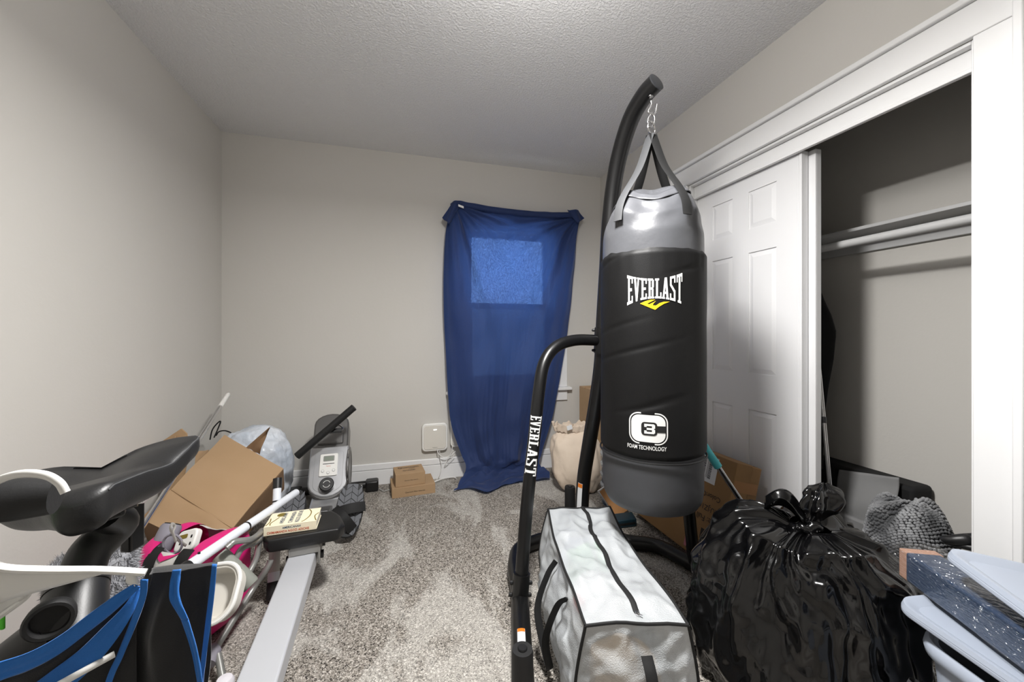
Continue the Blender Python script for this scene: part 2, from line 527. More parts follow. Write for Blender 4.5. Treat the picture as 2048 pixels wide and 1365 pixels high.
def rrect(w, h, r, n=6, cx=0, cy=0):
    out = []
    for sx, sy, a0 in ((1, 1, 0), (-1, 1, 90), (-1, -1, 180), (1, -1, 270)):
        for k in range(n + 1):
            a = math.radians(a0 + 90 * k / n)
            out.append((cx + sx * (w / 2 - r) + r * math.cos(a), cy + sy * (h / 2 - r) + r * math.sin(a)))
    return out

# ================================================================== ROOM
XL, XR, YB, YF, ZC = -1.143, 1.644, 3.01, -1.2, 2.44
XC, CY0, CY1 = 2.255, 0.42, 2.16          # closet back wall, closet ends
OY0, OY1, OZ = 0.736, 1.94, 1.98          # closet opening
WX0, WX1, WZ0, WZ1 = 0.47, 1.22, 0.69, 1.95   # window opening

struct(MB().box(XL - .12, XC + .12, YF - .12, YB + .15, -.1, 0).build('floor', 'carpet', smooth=False),
       'speckled grey carpet with pale brushed and trodden patches', 'carpet')
struct(MB().box(XL - .12, XC + .12, YF - .12, YB + .15, ZC, ZC + .1).build('ceiling', 'popcorn', smooth=False),
       'light grey popcorn textured ceiling', 'ceiling')
struct(MB().box(XL - .12, XL, YF - .12, YB + .15, 0, ZC).build('wall_left', 'wall_paint', smooth=False),
       'plain greige painted wall beside the exercise bike', 'wall')
struct(MB().box(XL, XR, YF - .12, YF, 0, ZC).build('wall_front', 'wall_paint', smooth=False),
       'greige painted wall opposite the window', 'wall')
b = MB()
b.box(XL, WX0, YB, YB + .15, 0, ZC).box(WX1, XC + .12, YB, YB + .15, 0, ZC)
b.box(WX0, WX1, YB, YB + .15, 0, WZ0).box(WX0, WX1, YB, YB + .15, WZ1, ZC)
struct(b.build('wall_back', 'wall_paint', smooth=False), 'greige painted wall with the sheet-covered window', 'wall')
b = MB()
b.box(XR, XR + .1, OY1, YB, 0, ZC).box(XR, XR + .1, YF, OY0, 0, ZC).box(XR, XR + .1, OY0, OY1, OZ, ZC)
struct(b.build('wall_right', 'wall_paint', smooth=False), 'greige painted wall around the closet opening', 'wall')
b = MB()
b.box(XC, XC + .12, CY0 - .1, CY1 + .1, 0, ZC).box(XR + .1, XC, CY0 - .1, CY0, 0, ZC).box(XR + .1, XC, CY1, CY1 + .1, 0, ZC)
struct(b.build('wall_closet', 'wall_paint', smooth=False), 'greige walls inside the open closet', 'wall')

# baseboards: flat board with a stepped cap
def baseboard(name, a, c, out, label):
    a, c, out = Vector(a), Vector(c), Vector(out)
    o = MB().obox(a, c - a, out * .016, (0, 0, .107)).build(name, 'white_paint', bevel=.002)
    struct(o, label, 'baseboard')
    MB().obox(a + Vector((0, 0, .109)), c - a, out * .013, (0, 0, .046)).build('cap_molding', 'white_paint', o, bevel=.005)
baseboard('baseboard_back', (XL, YB, 0), (XR, YB, 0), (0, -1, 0), 'white two-step baseboard along the window wall')
baseboard('baseboard_left', (XL, YF, 0), (XL, YB - .017, 0), (1, 0, 0), 'white two-step baseboard beside the exercise bike')
baseboard('baseboard_right', (XR, 2.075, 0), (XR, YB - .017, 0), (-1, 0, 0), 'white two-step baseboard between closet and window wall')

# closet casing: flat boards with a raised backband
def casing(name, boxes, bands, label):
    m = MB()
    for q in boxes:
        m.box(*q)
    o = m.build(name, 'white_paint', bevel=.003)
    struct(o, label, 'trim')
    for q in bands:
        MB().box(*q).build('backband', 'white_paint', o, bevel=.004)
casing('trim_1', [(XR - .02, XR, .655, 2.05, OZ, 2.08)], [(XR - .034, XR, .632, 2.072, 2.081, 2.103)], 'white head casing over the closet opening')
casing('trim_2', [(XR - .02, XR, OY1, 2.05, 0, OZ - .001)], [(XR - .034, XR, 2.051, 2.072, 0, 2.080)], 'white side casing of the closet beside the window wall')
casing('trim_3', [(XR - .02, XR, .655, OY0, 0, OZ - .001)], [(XR - .034, XR, .632, .654, 0, 2.080)], 'white side casing of the closet beside the storage tubs')
b = MB().box(XR, XR + .1, OY1 - .012, OY1 - .0005, 0, OZ).box(XR, XR + .1, OY0 + .0005, OY0 + .012, 0, OZ).box(XR, XR + .1, OY0 + .012, OY1 - .012, OZ - .012, OZ - .0005)
struct(b.build('trim_4', 'white_paint', bevel=.002), 'white jamb lining inside the closet opening', 'trim')
b = MB().box(XR + .026, XR + .038, OY0 + .013, OY1 - .013, 1.895, OZ - .013)
o = struct(b.build('trim_5', 'white_paint', bevel=.002), 'white track fascia above the sliding closet doors', 'trim')
MB().box(XR + .020, XR + .0255, OY0 + .013, OY1 - .013, 1.895, 1.909).build('lip', 'white_paint', o, bevel=.002)
MB().box(XR + .0385, XR + .098, OY0 + .013, OY1 - .013, 1.935, 1.945).build('track', 'cap_metal', o)

# sliding six panel doors
def panel_door(name, x, y0, y1, label, faces):
    z0, z1, t = .012, 1.905, .033
    o = MB().box(x + .006, x + t, y0, y1, z0, z1).build(name, 'door_paint', bevel=.0015)
    struct(o, label, 'door')
    if not faces:
        MB().box(x, x + .006, y0, y1, z0, z1).build('face_skin', 'door_paint', o, bevel=.0015)
        return o
    cols = [(1.42, 1.573), (1.672, 1.811)]
    rows = [(.20, .719), (.90, 1.509), (1.628, 1.818)]
    # stiles and rails stand proud, so the panels sit in recesses
    ys = [y0, cols[0][0], cols[0][1], cols[1][0], cols[1][1], y1]
    m = MB()
    for a, c in ((0, 1), (2, 3), (4, 5)):
        m.box(x, x + .006, ys[a], ys[c], z0, z1)
    zs = [z0, rows[0][0], rows[0][1], rows[1][0], rows[1][1], rows[2][0], rows[2][1], z1]
    for ca in cols:
        for a, c in ((0, 1), (2, 3), (4, 5), (6, 7)):
            m.box(x, x + .006, ca[0], ca[1], zs[a], zs[c])
    m.build('stiles_and_rails', 'door_paint', o, smooth=False)
    for ca in cols:
        for ra in rows:
            # raised field with bevelled margins
            p = MB()
            g, q = .004, .026
            A = [(x + .0058, ca[0] + g, ra[0] + g), (x + .0058, ca[1] - g, ra[0] + g), (x + .0058, ca[1] - g, ra[1] - g), (x + .0058, ca[0] + g, ra[1] - g)]
            B = [(x + .0005, ca[0] + q, ra[0] + q), (x + .0005, ca[1] - q, ra[0] + q), (x + .0005, ca[1] - q, ra[1] - q), (x + .0005, ca[0] + q, ra[1] - q)]
            p.add(A + B, [(4, 5, 6, 7), (0, 1, 5, 4), (1, 2, 6, 5), (2, 3, 7, 6), (3, 0, 4, 7), (3, 2, 1, 0)])
            p.build('panel', 'door_paint', o, smooth=False)
    # closing edge moulding
    e = MB()
    e.box(x - .004, x, y0, y0 + .012, z0, z1).box(x - .002, x, y0 + .016, y0 + .024, z0, z1)
    e.build('edge_molding', 'door_paint', o, bevel=.002)
    return o
panel_door('door_1', XR + .050, 1.297, 1.925, 'white six-panel sliding closet door behind the punching bag', True)
panel_door('door_2', XR + .088, 1.268, 1.920, 'white sliding closet door tucked behind the six-panel door', False)

# closet shelf and rod
t = thing('closet_shelf', 'narrow white painted shelf across the closet back wall', 'shelf', (2.16, 1.3, 1.51))
MB().box(2.07, XC, CY0, CY1, 1.588, 1.604).build('board', 'jamb_paint', t, bevel=.002)
MB().box(2.236, XC, CY0, CY1, 1.511, 1.5875).build('ledger', 'jamb_paint', t, bevel=.002)
r = MB().tube([(1.95, CY0, 1.51), (1.95, CY1, 1.51)], .0175, 20).build('closet_rod', 'jamb_paint')
tag(r, 'white round hanging rod below the closet shelf', 'rod')

# ------------------------------------------------------------------ window
wn = MB()
wn.box(WX0, WX0 + .03, YB + .02, YB + .12, WZ0, WZ1).box(WX1 - .03, WX1, YB + .02, YB + .12, WZ0, WZ1)
wn.box(WX0 + .03, WX1 - .03, YB + .02, YB + .12, WZ1 - .03, WZ1).box(WX0 + .03, WX1 - .03, YB + .02, YB + .12, WZ0, WZ0 + .03)
wo = struct(wn.build('window_1', 'white_paint', bevel=.003), 'white double-hung window behind the navy sheet', 'window')
def sash(y, z0, z1):
    s = MB()
    x0, x1 = WX0 + .031, WX1 - .031
    s.box(x0, x0 + .04, y, y + .035, z0, z1).box(x1 - .04, x1, y, y + .035, z0, z1)
    s.box(x0 + .04, x1 - .04, y, y + .035, z1 - .045, z1).box(x0 + .04, x1 - .04, y, y + .035, z0, z0 + .045)
    so = s.build('sash', 'white_paint', wo, bevel=.003)
    MB().box(x0 + .04, x1 - .04, y + .014, y + .019, z0 + .045, z1 - .045).build('pane', 'window_glass', so, smooth=False)
sash(YB + .075, 1.30, WZ1 - .031)
sash(YB + .035, WZ0 + .031, 1.345)
MB().box(WX0 + .031, WX1 - .031, YB + .116, YB + .118, WZ0 + .031, 1.31).build('insect_screen', 'screen_mesh', wo, smooth=False)
cs = MB()
cs.box(WX0 - .11, WX0, YB - .018, YB, .661, 1.95).box(WX1, WX1 + .11, YB - .018, YB, .661, 1.95)
cs.box(WX0 - .11, WX1 + .11, YB - .018, YB, 1.951, 2.06)
cs.build('casing', 'white_paint', wo, bevel=.003)
MB().box(WX0 - .14, WX1 + .14, YB - .05, YB + .02, .636, .660).build('stool', 'white_paint', wo, bevel=.004)
MB().box(WX0 - .11, WX1 + .11, YB - .018, YB, .550, .635).build('apron', 'white_paint', wo, bevel=.003)

# ------------------------------------------------------------------ ceiling lamp (above and behind the viewpoint)
t = thing('ceiling_lamp', 'frosted glass globe lamp on a short ceiling stem', 'lamp', (LX, LY, 2.09))
MB().lathe([(.075, 2.4395), (.075, 2.425), (.05, 2.41)], (LX, LY, 0), n=40).build('canopy', 'white_paint', t)
MB().lathe([(.012, 2.412), (.012, 2.33), (.045, 2.325), (.045, 2.302)], (LX, LY, 0), n=24).build('stem', 'white_paint', t)
MB().lathe([(.001, 2.092)] + [(.106 * math.sin(math.radians(q)), 2.198 - .106 * math.cos(math.radians(q))) for q in range(8, 176, 8)] + [(.001, 2.304)], (LX, LY, 0), n=40).build('glass_globe', 'lamp_glass', t)

# ================================================================== HEAVY BAG AND STAND
BD = 1.53
BAX = CW((1303 - HX) / FPX * BD, BD, 0)           # bag axis on the floor
TOCAM = (Vector((0, 0, 0)) - BAX).normalized()
A0 = math.atan2(TOCAM.y, TOCAM.x)                 # bearing of the front of the bag
def bag_pt(s, z, off=0.0, rfun=None):
    """s = arc length to the right of the front line"""
    r0 = .195
    a = A0 + s / r0
    r = (rfun(a, z) if rfun else r0) + off
    return Vector((BAX.x + r * math.cos(a), BAX.y + r * math.sin(a), z))
FZ0, FZ1 = .648, 1.408
def foam_r(a, z):
    da = (a - A0 + math.pi) % (2 * math.pi) - math.pi
    t = (z - FZ0) / (FZ1 - FZ0)
    r = .1945
    e = min(t, 1 - t)
    r -= .012 * (1 - smooth(e / .035))
    puck = .0045 * math.exp(-((t - 1) / .12) ** 2) * nz(a * 5, z * 6, 3.1)
    puck += .0035 * nz(a * 2.0, z * 7, 7.7) * (.35 + .65 * abs(da) / math.pi)
    # pinched creases above the lower badge and at mid height
    for zc, ac, wd, dp in ((.845, -.05, .5, .007), (.872, .25, .35, .004), (1.035, -.45, .9, .005), (1.125, -.7, .5, .004), (1.33, .75, .35, .006), (1.37, -.9, .5, .005)):
        k = math.exp(-((da - ac) / wd) ** 2)
        puck -= .6 * dp * k * math.exp(-((z - zc - .05 * (da - ac)) / .009) ** 2)
    return r + puck

bag = thing('punching_bag', 'tall black and grey punching bag hanging from the curved stand arm', 'punching bag', (BAX.x, BAX.y, .44))
NS = 96
# grey upper shell with gathered folds
def upper(u, v):
    a = 2 * math.pi * u + A0
    prof = [(0, (.187, 1.38)), (.25, (.186, 1.47)), (.5, (.177, 1.535)), (.68, (.152, 1.585)), (.80, (.118, 1.622)), (.92, (.066, 1.648)), (1.0, (.004, 1.654))]
    r = interp([(t, p[0]) for t, p in prof], v); z = interp([(t, p[1]) for t, p in prof], v)
    g = smooth((v - .15) / .5) * (1 - smooth((v - .8) / .2))
    f = math.sin(a * 4 + .6) * .5 + math.sin(a * 9 + 1.3) * .3 + nz(a * 3, v * 5, .4) * .6
    r += .017 * g * f
    z += .014 * g * math.sin(a * 4 + .6)
    return Vector((BAX.x + r * math.cos(a), BAX.y + r * math.sin(a), z))
MB().grid(upper, NS, 40, cu=True).build('upper_shell', 'grey_vinyl', bag, ang=60)
# hem band round the gathered mouth
def hem(u, v):
    a = 2 * math.pi * u + A0
    p = upper(u, .70 + .085 * v)
    d = Vector((math.cos(a), math.sin(a), .6)).normalized()
    return p + d * (.004 + .002 * math.sin(a * 13))
MB().grid(hem, NS, 5, cu=True).build('hem_band', 'grey_vinyl', bag, solid=.003)
MB().grid(lambda u, v: (lambda a, z: Vector((BAX.x + foam_r(a, z) * math.cos(a), BAX.y + foam_r(a, z) * math.sin(a), z)))(2 * math.pi * u + A0, lerp(FZ0, FZ1, v)), 160, 150, cu=True).build('foam_wrap', 'foam_nylon', bag, ang=80)
pip = [bag_pt(2 * math.pi * .195 * k / 60, FZ0 + .002, .0) for k in range(61)]
MB().tube(pip, .0035, 8, cap=False).build('lower_piping', 'black_plastic', bag)
MB().lathe([(.002, .440), (.10, .440), (.14, .444), (.168, .458), (.181, .482), (.186, .52), (.187, .66)], BAX, n=64, cap=False).build('lower_shell', 'dark_vinyl', bag, ang=60)
# straps to the ring
HOOKTOP = PX(1301, 200, 1.515)
RING = Vector((BAX.x, BAX.y, 1.1 + (668 - 264) / 780 * 1.53))
def strap(da, m, name='strap'):
    a = A0 + da
    d = Vector((math.cos(a), math.sin(a), 0)); tg = Vector((-math.sin(a), math.cos(a), 0))
    base = Vector((BAX.x, BAX.y, 0))
    pts = [RING + d * .008 + Vector((0, 0, -.012)), base + d * .075 + Vector((0, 0, 1.735)), base + d * .158 + Vector((0, 0, 1.622)), base + d * .190 + Vector((0, 0, 1.565)), base + d * .201 + Vector((0, 0, 1.510))]
    MB().tube(spline(pts, 6), .02, 8, flat=(.12, .95), up=d + Vector((0, 0, .2))).build(name, m, bag)
for da, m in ((-.62, 'strap_web'), (.62, 'strap_black'), (math.pi - .6, 'strap_black'), (math.pi + .6, 'strap_black')):
    strap(da, m)
ringpts = [RING + (RT * math.cos(k / 24 * 2 * math.pi) * .75 + FW * math.cos(k / 24 * 2 * math.pi) * .66 + Vector((0, 0, math.sin(k / 24 * 2 * math.pi)))) * .026 + Vector((0, 0, .014)) for k in range(25)]
MB().tube(ringpts, .0036, 8, cap=False).build('ring', 'chrome', bag)

# printed marks -------------------------------------------------------------
def glyph(ch):
    R = lambda x0, x1, y0, y1: [(x0, y0), (x1, y0), (x1, y1), (x0, y1)]
    if ch == 'E':
        return [R(.18, .48, 0, 1), R(0, 1, .9, 1), R(.80, 1, .74, .9), R(.48, .86, .45, .56), R(0, 1, 0, .1), R(.80, 1, .1, .27)]
    if ch == 'V':
        return [[(.40, 0), (.66, 0), (.38, 1), (.08, 1)], [(.42, 0), (.64, 0), (.94, 1), (.70, 1)], R(-.06, .48, .93, 1), R(.60, 1.08, .93, 1)]
    if ch == 'R':
        return [R(.15, .45, 0, 1), R(0, .82, .9, 1), R(.66, .95, .56, .94), R(.45, .85, .45, .56), R(.62, .90, 0, .47), R(0, .55, 0, .1), R(.62, 1.04, 0, .08)]
    if ch == 'L':
        return [R(.15, .45, 0, 1), R(0, .62, .9, 1), R(0, 1, 0, .1), R(.80, 1, .1, .3)]
    if ch == 'A':
        return [[(.02, 0), (.30, 0), (.56, 1), (.34, 1)], [(.66, 0), (.98, 0), (.70, 1), (.40, 1)], R(.2, .8, .24, .34), R(-.08, .40, 0, .08), R(.56, 1.08, 0, .08)]
    if ch == 'S':
        return [R(.05, .95, .9, 1), R(.74, .95, .72, .9), R(.05, .32, .62, .94), [(.05, .62), (.32, .66), (.95, .40), (.68, .34)], R(.68, .95, .06, .42), R(.05, .95, 0, .1), R(.05, .26, .1, .28)]
    if ch == 'T':
        return [R(.35, .65, 0, 1), R(0, 1, .9, 1), R(0, .18, .72, .9), R(.82, 1, .72, .9), R(.2, .8, 0, .08)]
def word_quads(word, gap=.14):
    """unit-box quads of the word, x in 0..1, y in 0..1"""
    n = len(word); cell = 1.0 / (n + gap * (n - 1))
    out = []
    for i, ch in enumerate(word):
        x0 = i * cell * (1 + gap)
        for q in glyph(ch):
            out.append([(x0 + x * cell, y) for x, y in q])
    return out
def map_quads(quads, fn, nx=3, ny=6):
    m = MB()
    for q in quads:
        a, b_, c, d = q
        m.grid(lambda u, v: fn(lerp(lerp(a[0], b_[0], u), lerp(d[0], c[0], u), v), lerp(lerp(a[1], b_[1], u), lerp(d[1], c[1], u), v)), nx, ny)
    return m
def everlast(x, y):
    k = (2 * x - 1)
    top = 1.290 + .019 * k * k; bot = 1.222 - .021 * k * k
    return bag_pt(.010 + (x - .5) * .188, lerp(bot, top, y), .0018, foam_r)
map_quads(word_quads('EVERLAST'), everlast).build('lettering', 'print_white', bag, smooth=False, fix=False, label='white arched brand lettering')
# yellow chevron emblem
def emblem(poly, m, name, label=None):
    bmx = bmesh.new()
    f = bmx.faces.new([bmx.verts.new((x, y, 0)) for x, y in poly])
    bmesh.ops.triangulate(bmx, faces=bmx.faces)
    for c in [k * .006 for k in range(-14, 15)]:
        bmesh.ops.bisect_plane(bmx, geom=bmx.verts[:] + bmx.edges[:] + bmx.faces[:], plane_co=(c, 0, 0), plane_no=(1, 0, 0))
    for c in [k * .008 for k in range(-10, 11)]:
        bmesh.ops.bisect_plane(bmx, geom=bmx.verts[:] + bmx.edges[:] + bmx.faces[:], plane_co=(0, c, 0), plane_no=(0, 1, 0))
    bmx.verts.index_update()
    return [(v.co.x, v.co.y) for v in bmx.verts], [tuple(v.index for v in f.verts) for f in bmx.faces]
def decal(poly, s0, z0, off, m, name, label=None):
    vs, fs = emblem(poly, m, name)
    return MB().add([bag_pt(s0 + x, z0 + y, off, foam_r) for x, y in vs], fs).build(name, m, bag, smooth=False, fix=False, label=label)
chev = [(-.048, .004), (-.030, .012), (-.012, .0165), (.002, .016), (-.010, .010), (-.024, .003), (-.018, .0005), (-.004, .007), (.004, .0115), (-.004, .002), (-.006, -.003), (.004, -.0045), (.016, .004), (.030, .0085), (.050, .0085), (.030, .001), (.014, -.009), (.002, -.019), (-.012, -.013), (-.030, -.0045)]
decal(chev, .010, 1.2015, .0012, 'print_yellow', 'emblem', 'yellow chevron emblem')
# badge: rounded outline, white C with a boxed 3
def ring_decal(w_, h_, r_, t_, m, name, s0, z0, off):
    o1 = rrect(w_, h_, r_, 8); o2 = rrect(w_ - 2 * t_, h_ - 2 * t_, r_ - t_, 8)
    n = len(o1)
    mb = MB()
    pts1 = [bag_pt(s0 + x, z0 + y, off, foam_r) for x, y in o1]; pts2 = [bag_pt(s0 + x, z0 + y, off, foam_r) for x, y in o2]
    mb.add(pts1 + pts2, [(k, (k + 1) % n, n + (k + 1) % n, n + k) for k in range(n)])
    mb.build(name, m, bag, smooth=False, fix=False)
S3, Z3 = -.0115, .771
ring_decal(.130, .110, .034, .004, 'print_white', 'badge_outline', S3, Z3, .0012)
decal(rrect(.114, .094, .027, 6), S3, Z3, .0012, 'print_white', 'badge_field')
decal(rrect(.052, .046, .011, 4, .004, 0), S3, Z3, .0022, 'print_black', 'badge_box')
decal([(.018, -.0115), (.058, -.0115), (.058, .0115), (.018, .0115)], S3, Z3, .0022, 'print_black', 'badge_bar')
three = [[(-.016, .010), (.016, .010), (.016, .017), (-.016, .017)], [(-.016, -.017), (.016, -.017), (.016, -.010), (-.016, -.010)], [(.009, -.017), (.019, -.014), (.019, -.002), (.009, -.002)],
         [(.009, .002), (.019, .002), (.019, .014), (.009, .017)], [(-.008, -.0035), (.016, -.0035), (.016, .0035), (-.008, .0035)], [(-.016, .006), (-.008, .006), (-.008, .012), (-.016, .012)], [(-.016, -.012), (-.008, -.012), (-.008, -.006), (-.016, -.006)]]
map_quads(three, lambda x, y: bag_pt(S3 + .004 + x, Z3 + y, .0032, foam_r), 3, 2).build('badge_number', 'print_white', bag, smooth=False, fix=False)
vs, fs = text2d('FOAM TECHNOLOGY', .131, .0145, .012)
MB().add([bag_pt(-.0165 + x, .7045 + y, .0028, foam_r) for x, y in vs], fs).build('lettering', 'print_white', bag, smooth=False, fix=False, label='small white lettering below the badge')

# stand ----------------------------------------------------------------------
UP = [PX(*p) for p in ((1163, 1062, 2.10), (1164, 1010, 2.095), (1168, 955, 2.08), (1178, 890, 2.03), (1193, 800, 1.95), (1203, 725, 1.89), (1207, 650, 1.86), (1213, 550, 1.845), (1219, 450, 1.82), (1226, 380, 1.79), (1239, 310, 1.735), (1261, 240, 1.655), (1288, 192, 1.58), (1312, 165, 1.53))]
UPS = spline(UP, 8)
st = thing('punching_bag_stand', 'black tubular steel punching bag stand with curved overhead arm', 'stand', (UP[0].x, UP[0].y, 0))
RB = .036
MB().tube(UPS, RB, 24).build('upright', 'black_steel', st)
ed = (UPS[-1] - UPS[-2]).normalized()
MB().lathe([(RB * 1.01, 0), (RB * 1.01, .004), (RB * .9, .006), (.001, .006)], UPS[-1], ed, 28).build('end_cap', 'cap_metal', st, label='grey disc end cap of the arm')
# eye bolt and S hook at the arm end
hk = MB()
ht = PX(1301, 193, 1.55)
hk.tube([ht + Vector((0, 0, .02)), ht + Vector((0, 0, -.006))], .005, 10)
hk.lathe([(.011, -.002), (.011, .006)], ht + Vector((0, 0, 0)), (0, 0, 1), 16)
hk.build('eye_bolt', 'chrome', st)
h0 = PX(1302, 204, 1.55)
S = [(0, .004), (.002, -.010), (-.006, -.026), (-.010, -.040), (.006, -.050), (.018, -.040), (.022, -.022), (.024, -.010)]
MB().tube(spline([h0 + RT * a + Vector((0, 0, c)) for a, c in S], 5), .0042, 10).build('hook', 'chrome', st)
L2 = [(.004, -.044), (.014, -.060), (.012, -.085), (-.002, -.100), (-.012, -.088), (-.010, -.064), (.004, -.044)]
MB().tube(spline([h0 + RT * a + FW * .0 + Vector((0, 0, c)) for a, c in L2], 5), .0036, 10, cap=False).build('chain_link', 'chrome', st)
# braces
BR = .0265
bl = [PX(*p) for p in ((1196, 681, 1.86), (1150, 681, 1.80), (1112, 694, 1.745), (1088, 728, 1.70), (1077, 790, 1.66), (1069, 870, 1.63), (1054, 1010, 1.595), (1042, 1165, 1.565))]
MB().tube(spline(bl, 8), BR, 20).build('brace', 'black_steel', st)
br = [PX(*p) for p in ((1206, 681, 1.86), (1260, 683, 1.84), (1320, 702, 1.83), (1356, 745, 1.82), (1364, 800, 1.815), (1369, 880, 1.805), (1377, 1010, 1.79), (1386, 1102, 1.78))]
MB().tube(spline(br, 8), BR, 20).build('brace', 'black_steel', st)
# clamp plate with bolts where the braces meet the upright
pc = PX(1205, 681, 1.862)
MB().lathe([(RB + .003, -.06), (RB + .003, .06)], pc, UPS[48] - UPS[44], 24).build('clamp_sleeve', 'black_steel', st)
for dy in (-.048, .048):
    MB().lathe([(.007, 0), (.007, .010), (.004, .014)], pc + Vector((0, 0, dy)) - RT * (RB + .001), -RT, 10).build('bolt', 'black_plastic', st)
# floor ring and feet
LF = PZ(1040, 1195, .045); RF = PZ(1392, 1128, .045)
back = Vector((UP[0].x, UP[0].y, .036))
lm = lerp(LF, back, .5) + (FW * .13 - RT * .13); rm = PZ(1318, 1094, .036); rq = PZ(1250, 1083, .036)
lq = lerp(LF, lm, .55) + FW * .03 - RT * .04
for v in (lm, lq):
    v.z = .036
ring = [Vector((LF.x, LF.y, .036)), lq, lm, back, rq, rm, Vector((RF.x, RF.y, .036))]
MB().tube(spline(ring, 10), .034, 20).build('floor_hoop', 'black_steel', st)
lend = CW(.034, 1.12, .036)
MB().tube([CW(.032, 1.60, .036), lend], .0355, 20).build('base_arm', 'black_steel', st)
MB().tube([Vector((RF.x, RF.y, .036)) - FW * .02, Vector((RF.x, RF.y, .036)) - FW * .06 + RT * .02], .0355, 20).build('base_arm', 'black_steel', st)
# sockets at the brace feet
lft = bl[-1]; ld = (bl[-1] - bl[-2]).normalized()
MB().tube([lft - ld * .035, lft + ld * .07], .034, 20).build('socket', 'black_steel', st)
MB().tube([br[-1] - Vector((0, 0, -.02)), Vector((RF.x, RF.y, .03))], .030, 20).build('socket', 'black_steel', st)
for sgn in (-1, 1):
    for dz in (-.018, .028):
        MB().lathe([(.008, 0), (.008, .010), (.005, .013)], lft + ld * (dz + .02) + RT * sgn * .033, RT * sgn, 8).build('bolt', 'black_plastic', st)
# weight pegs
def peg(p, h, r=.0315):
    o = MB().lathe([(r * .96, .035), (r, .05), (r, h - .008), (r * .93, h)], p, (0, 0, 1), 28).build('weight_peg', 'black_rubber', st)
    MB().lathe([(r * .45, h), (r * .45, h + .003), (r * .38, h + .006)], p, (0, 0, 1), 20).build('peg_cap', 'black_plastic', o)
pg = CW(.0305, 1.135, 0)
peg(pg, .182)
rp = PX(1140, 990, 2.33); rp.z = 0
peg(rp, .188)
MB().tube([Vector((UP[0].x, UP[0].y, .036)), Vector((rp.x, rp.y, .036)), Vector((rp.x, rp.y, .036)) - RT * .07], .030, 16).build('base_arm', 'black_steel', st)
# stickers: warning labels and the brace lettering
def tube_patch(pts, r, t0, t1, a_mid, a_half, off, name, m, nx=8, ny=10, label=None):
    """patch glued on a tube between path params t0..t1 facing the camera"""
    P = [Vector(p) for p in pts]; n = len(P) - 1
    def fn(u, v):
        q = lerp(t0, t1, v) * n; i = min(int(q), n - 1)
        c = lerp(P[i], P[i + 1], q - i)
        tg = (P[min(i + 1, n)] - P[max(i - 1, 0)]).normalized()
        cd = (Vector((0, 0, CAMZ)) - c); cd = (cd - tg * cd.dot(tg)).normalized()
        sd = tg.cross(cd)
        a = a_mid + (u * 2 - 1) * a_half
        return c + (cd * math.cos(a) + sd * math.sin(a)) * (r + off)
    if m is None:
        return fn
    return MB().grid(fn, nx, ny).build(name, m, st, fix=False, label=label)
arm = [lerp(CW(.032, 1.60, .036), lend, k / 20) for k in range(21)]
tube_patch(arm, .0355, .50, .64, 0.0, .38, .0010, 'warning_label', 'label_paper', label='small white and orange warning sticker')
tube_patch(arm, .0355, .50, .53, 0.0, .36, .0016, 'warning_stripe', 'print_orange')
low = UPS[:26]
tube_patch(low, RB, .20, .60, -.45, .36, .0010, 'warning_label', 'label_paper', label='small white and orange warning sticker')
tube_patch(low, RB, .55, .595, -.45, .34, .0016, 'warning_stripe', 'print_orange')
blS = spline(bl, 8)
fn = tube_patch(blS, BR, .67, .80, 0, 1, .0011, 'x', None)
def brace_word(x, y):
    k = 2 * x - 1
    yy = (y - .5) * (1 + .30 * k * k)
    p = tube_patch(blS, BR, .655, .80, 0, 1, .0011, 'x', None)
    return p(.5 - yy * .78, x)
map_quads(word_quads('EVERLAST'), brace_word, 3, 5).build('lettering', 'print_white', st, smooth=False, fix=False, label='white brand lettering running down the brace')
def up_word(x, y):
    p = tube_patch(UPS, RB, .535, .615, 0, 1, .0011, 'x', None)
    return p(.5 - (.0 - .30) - (y - .5) * .5, 1 - x)
map_quads([q for q in word_quads('EVERLAST')], up_word, 3, 5).build('lettering', 'print_white', st, smooth=False, fix=False)

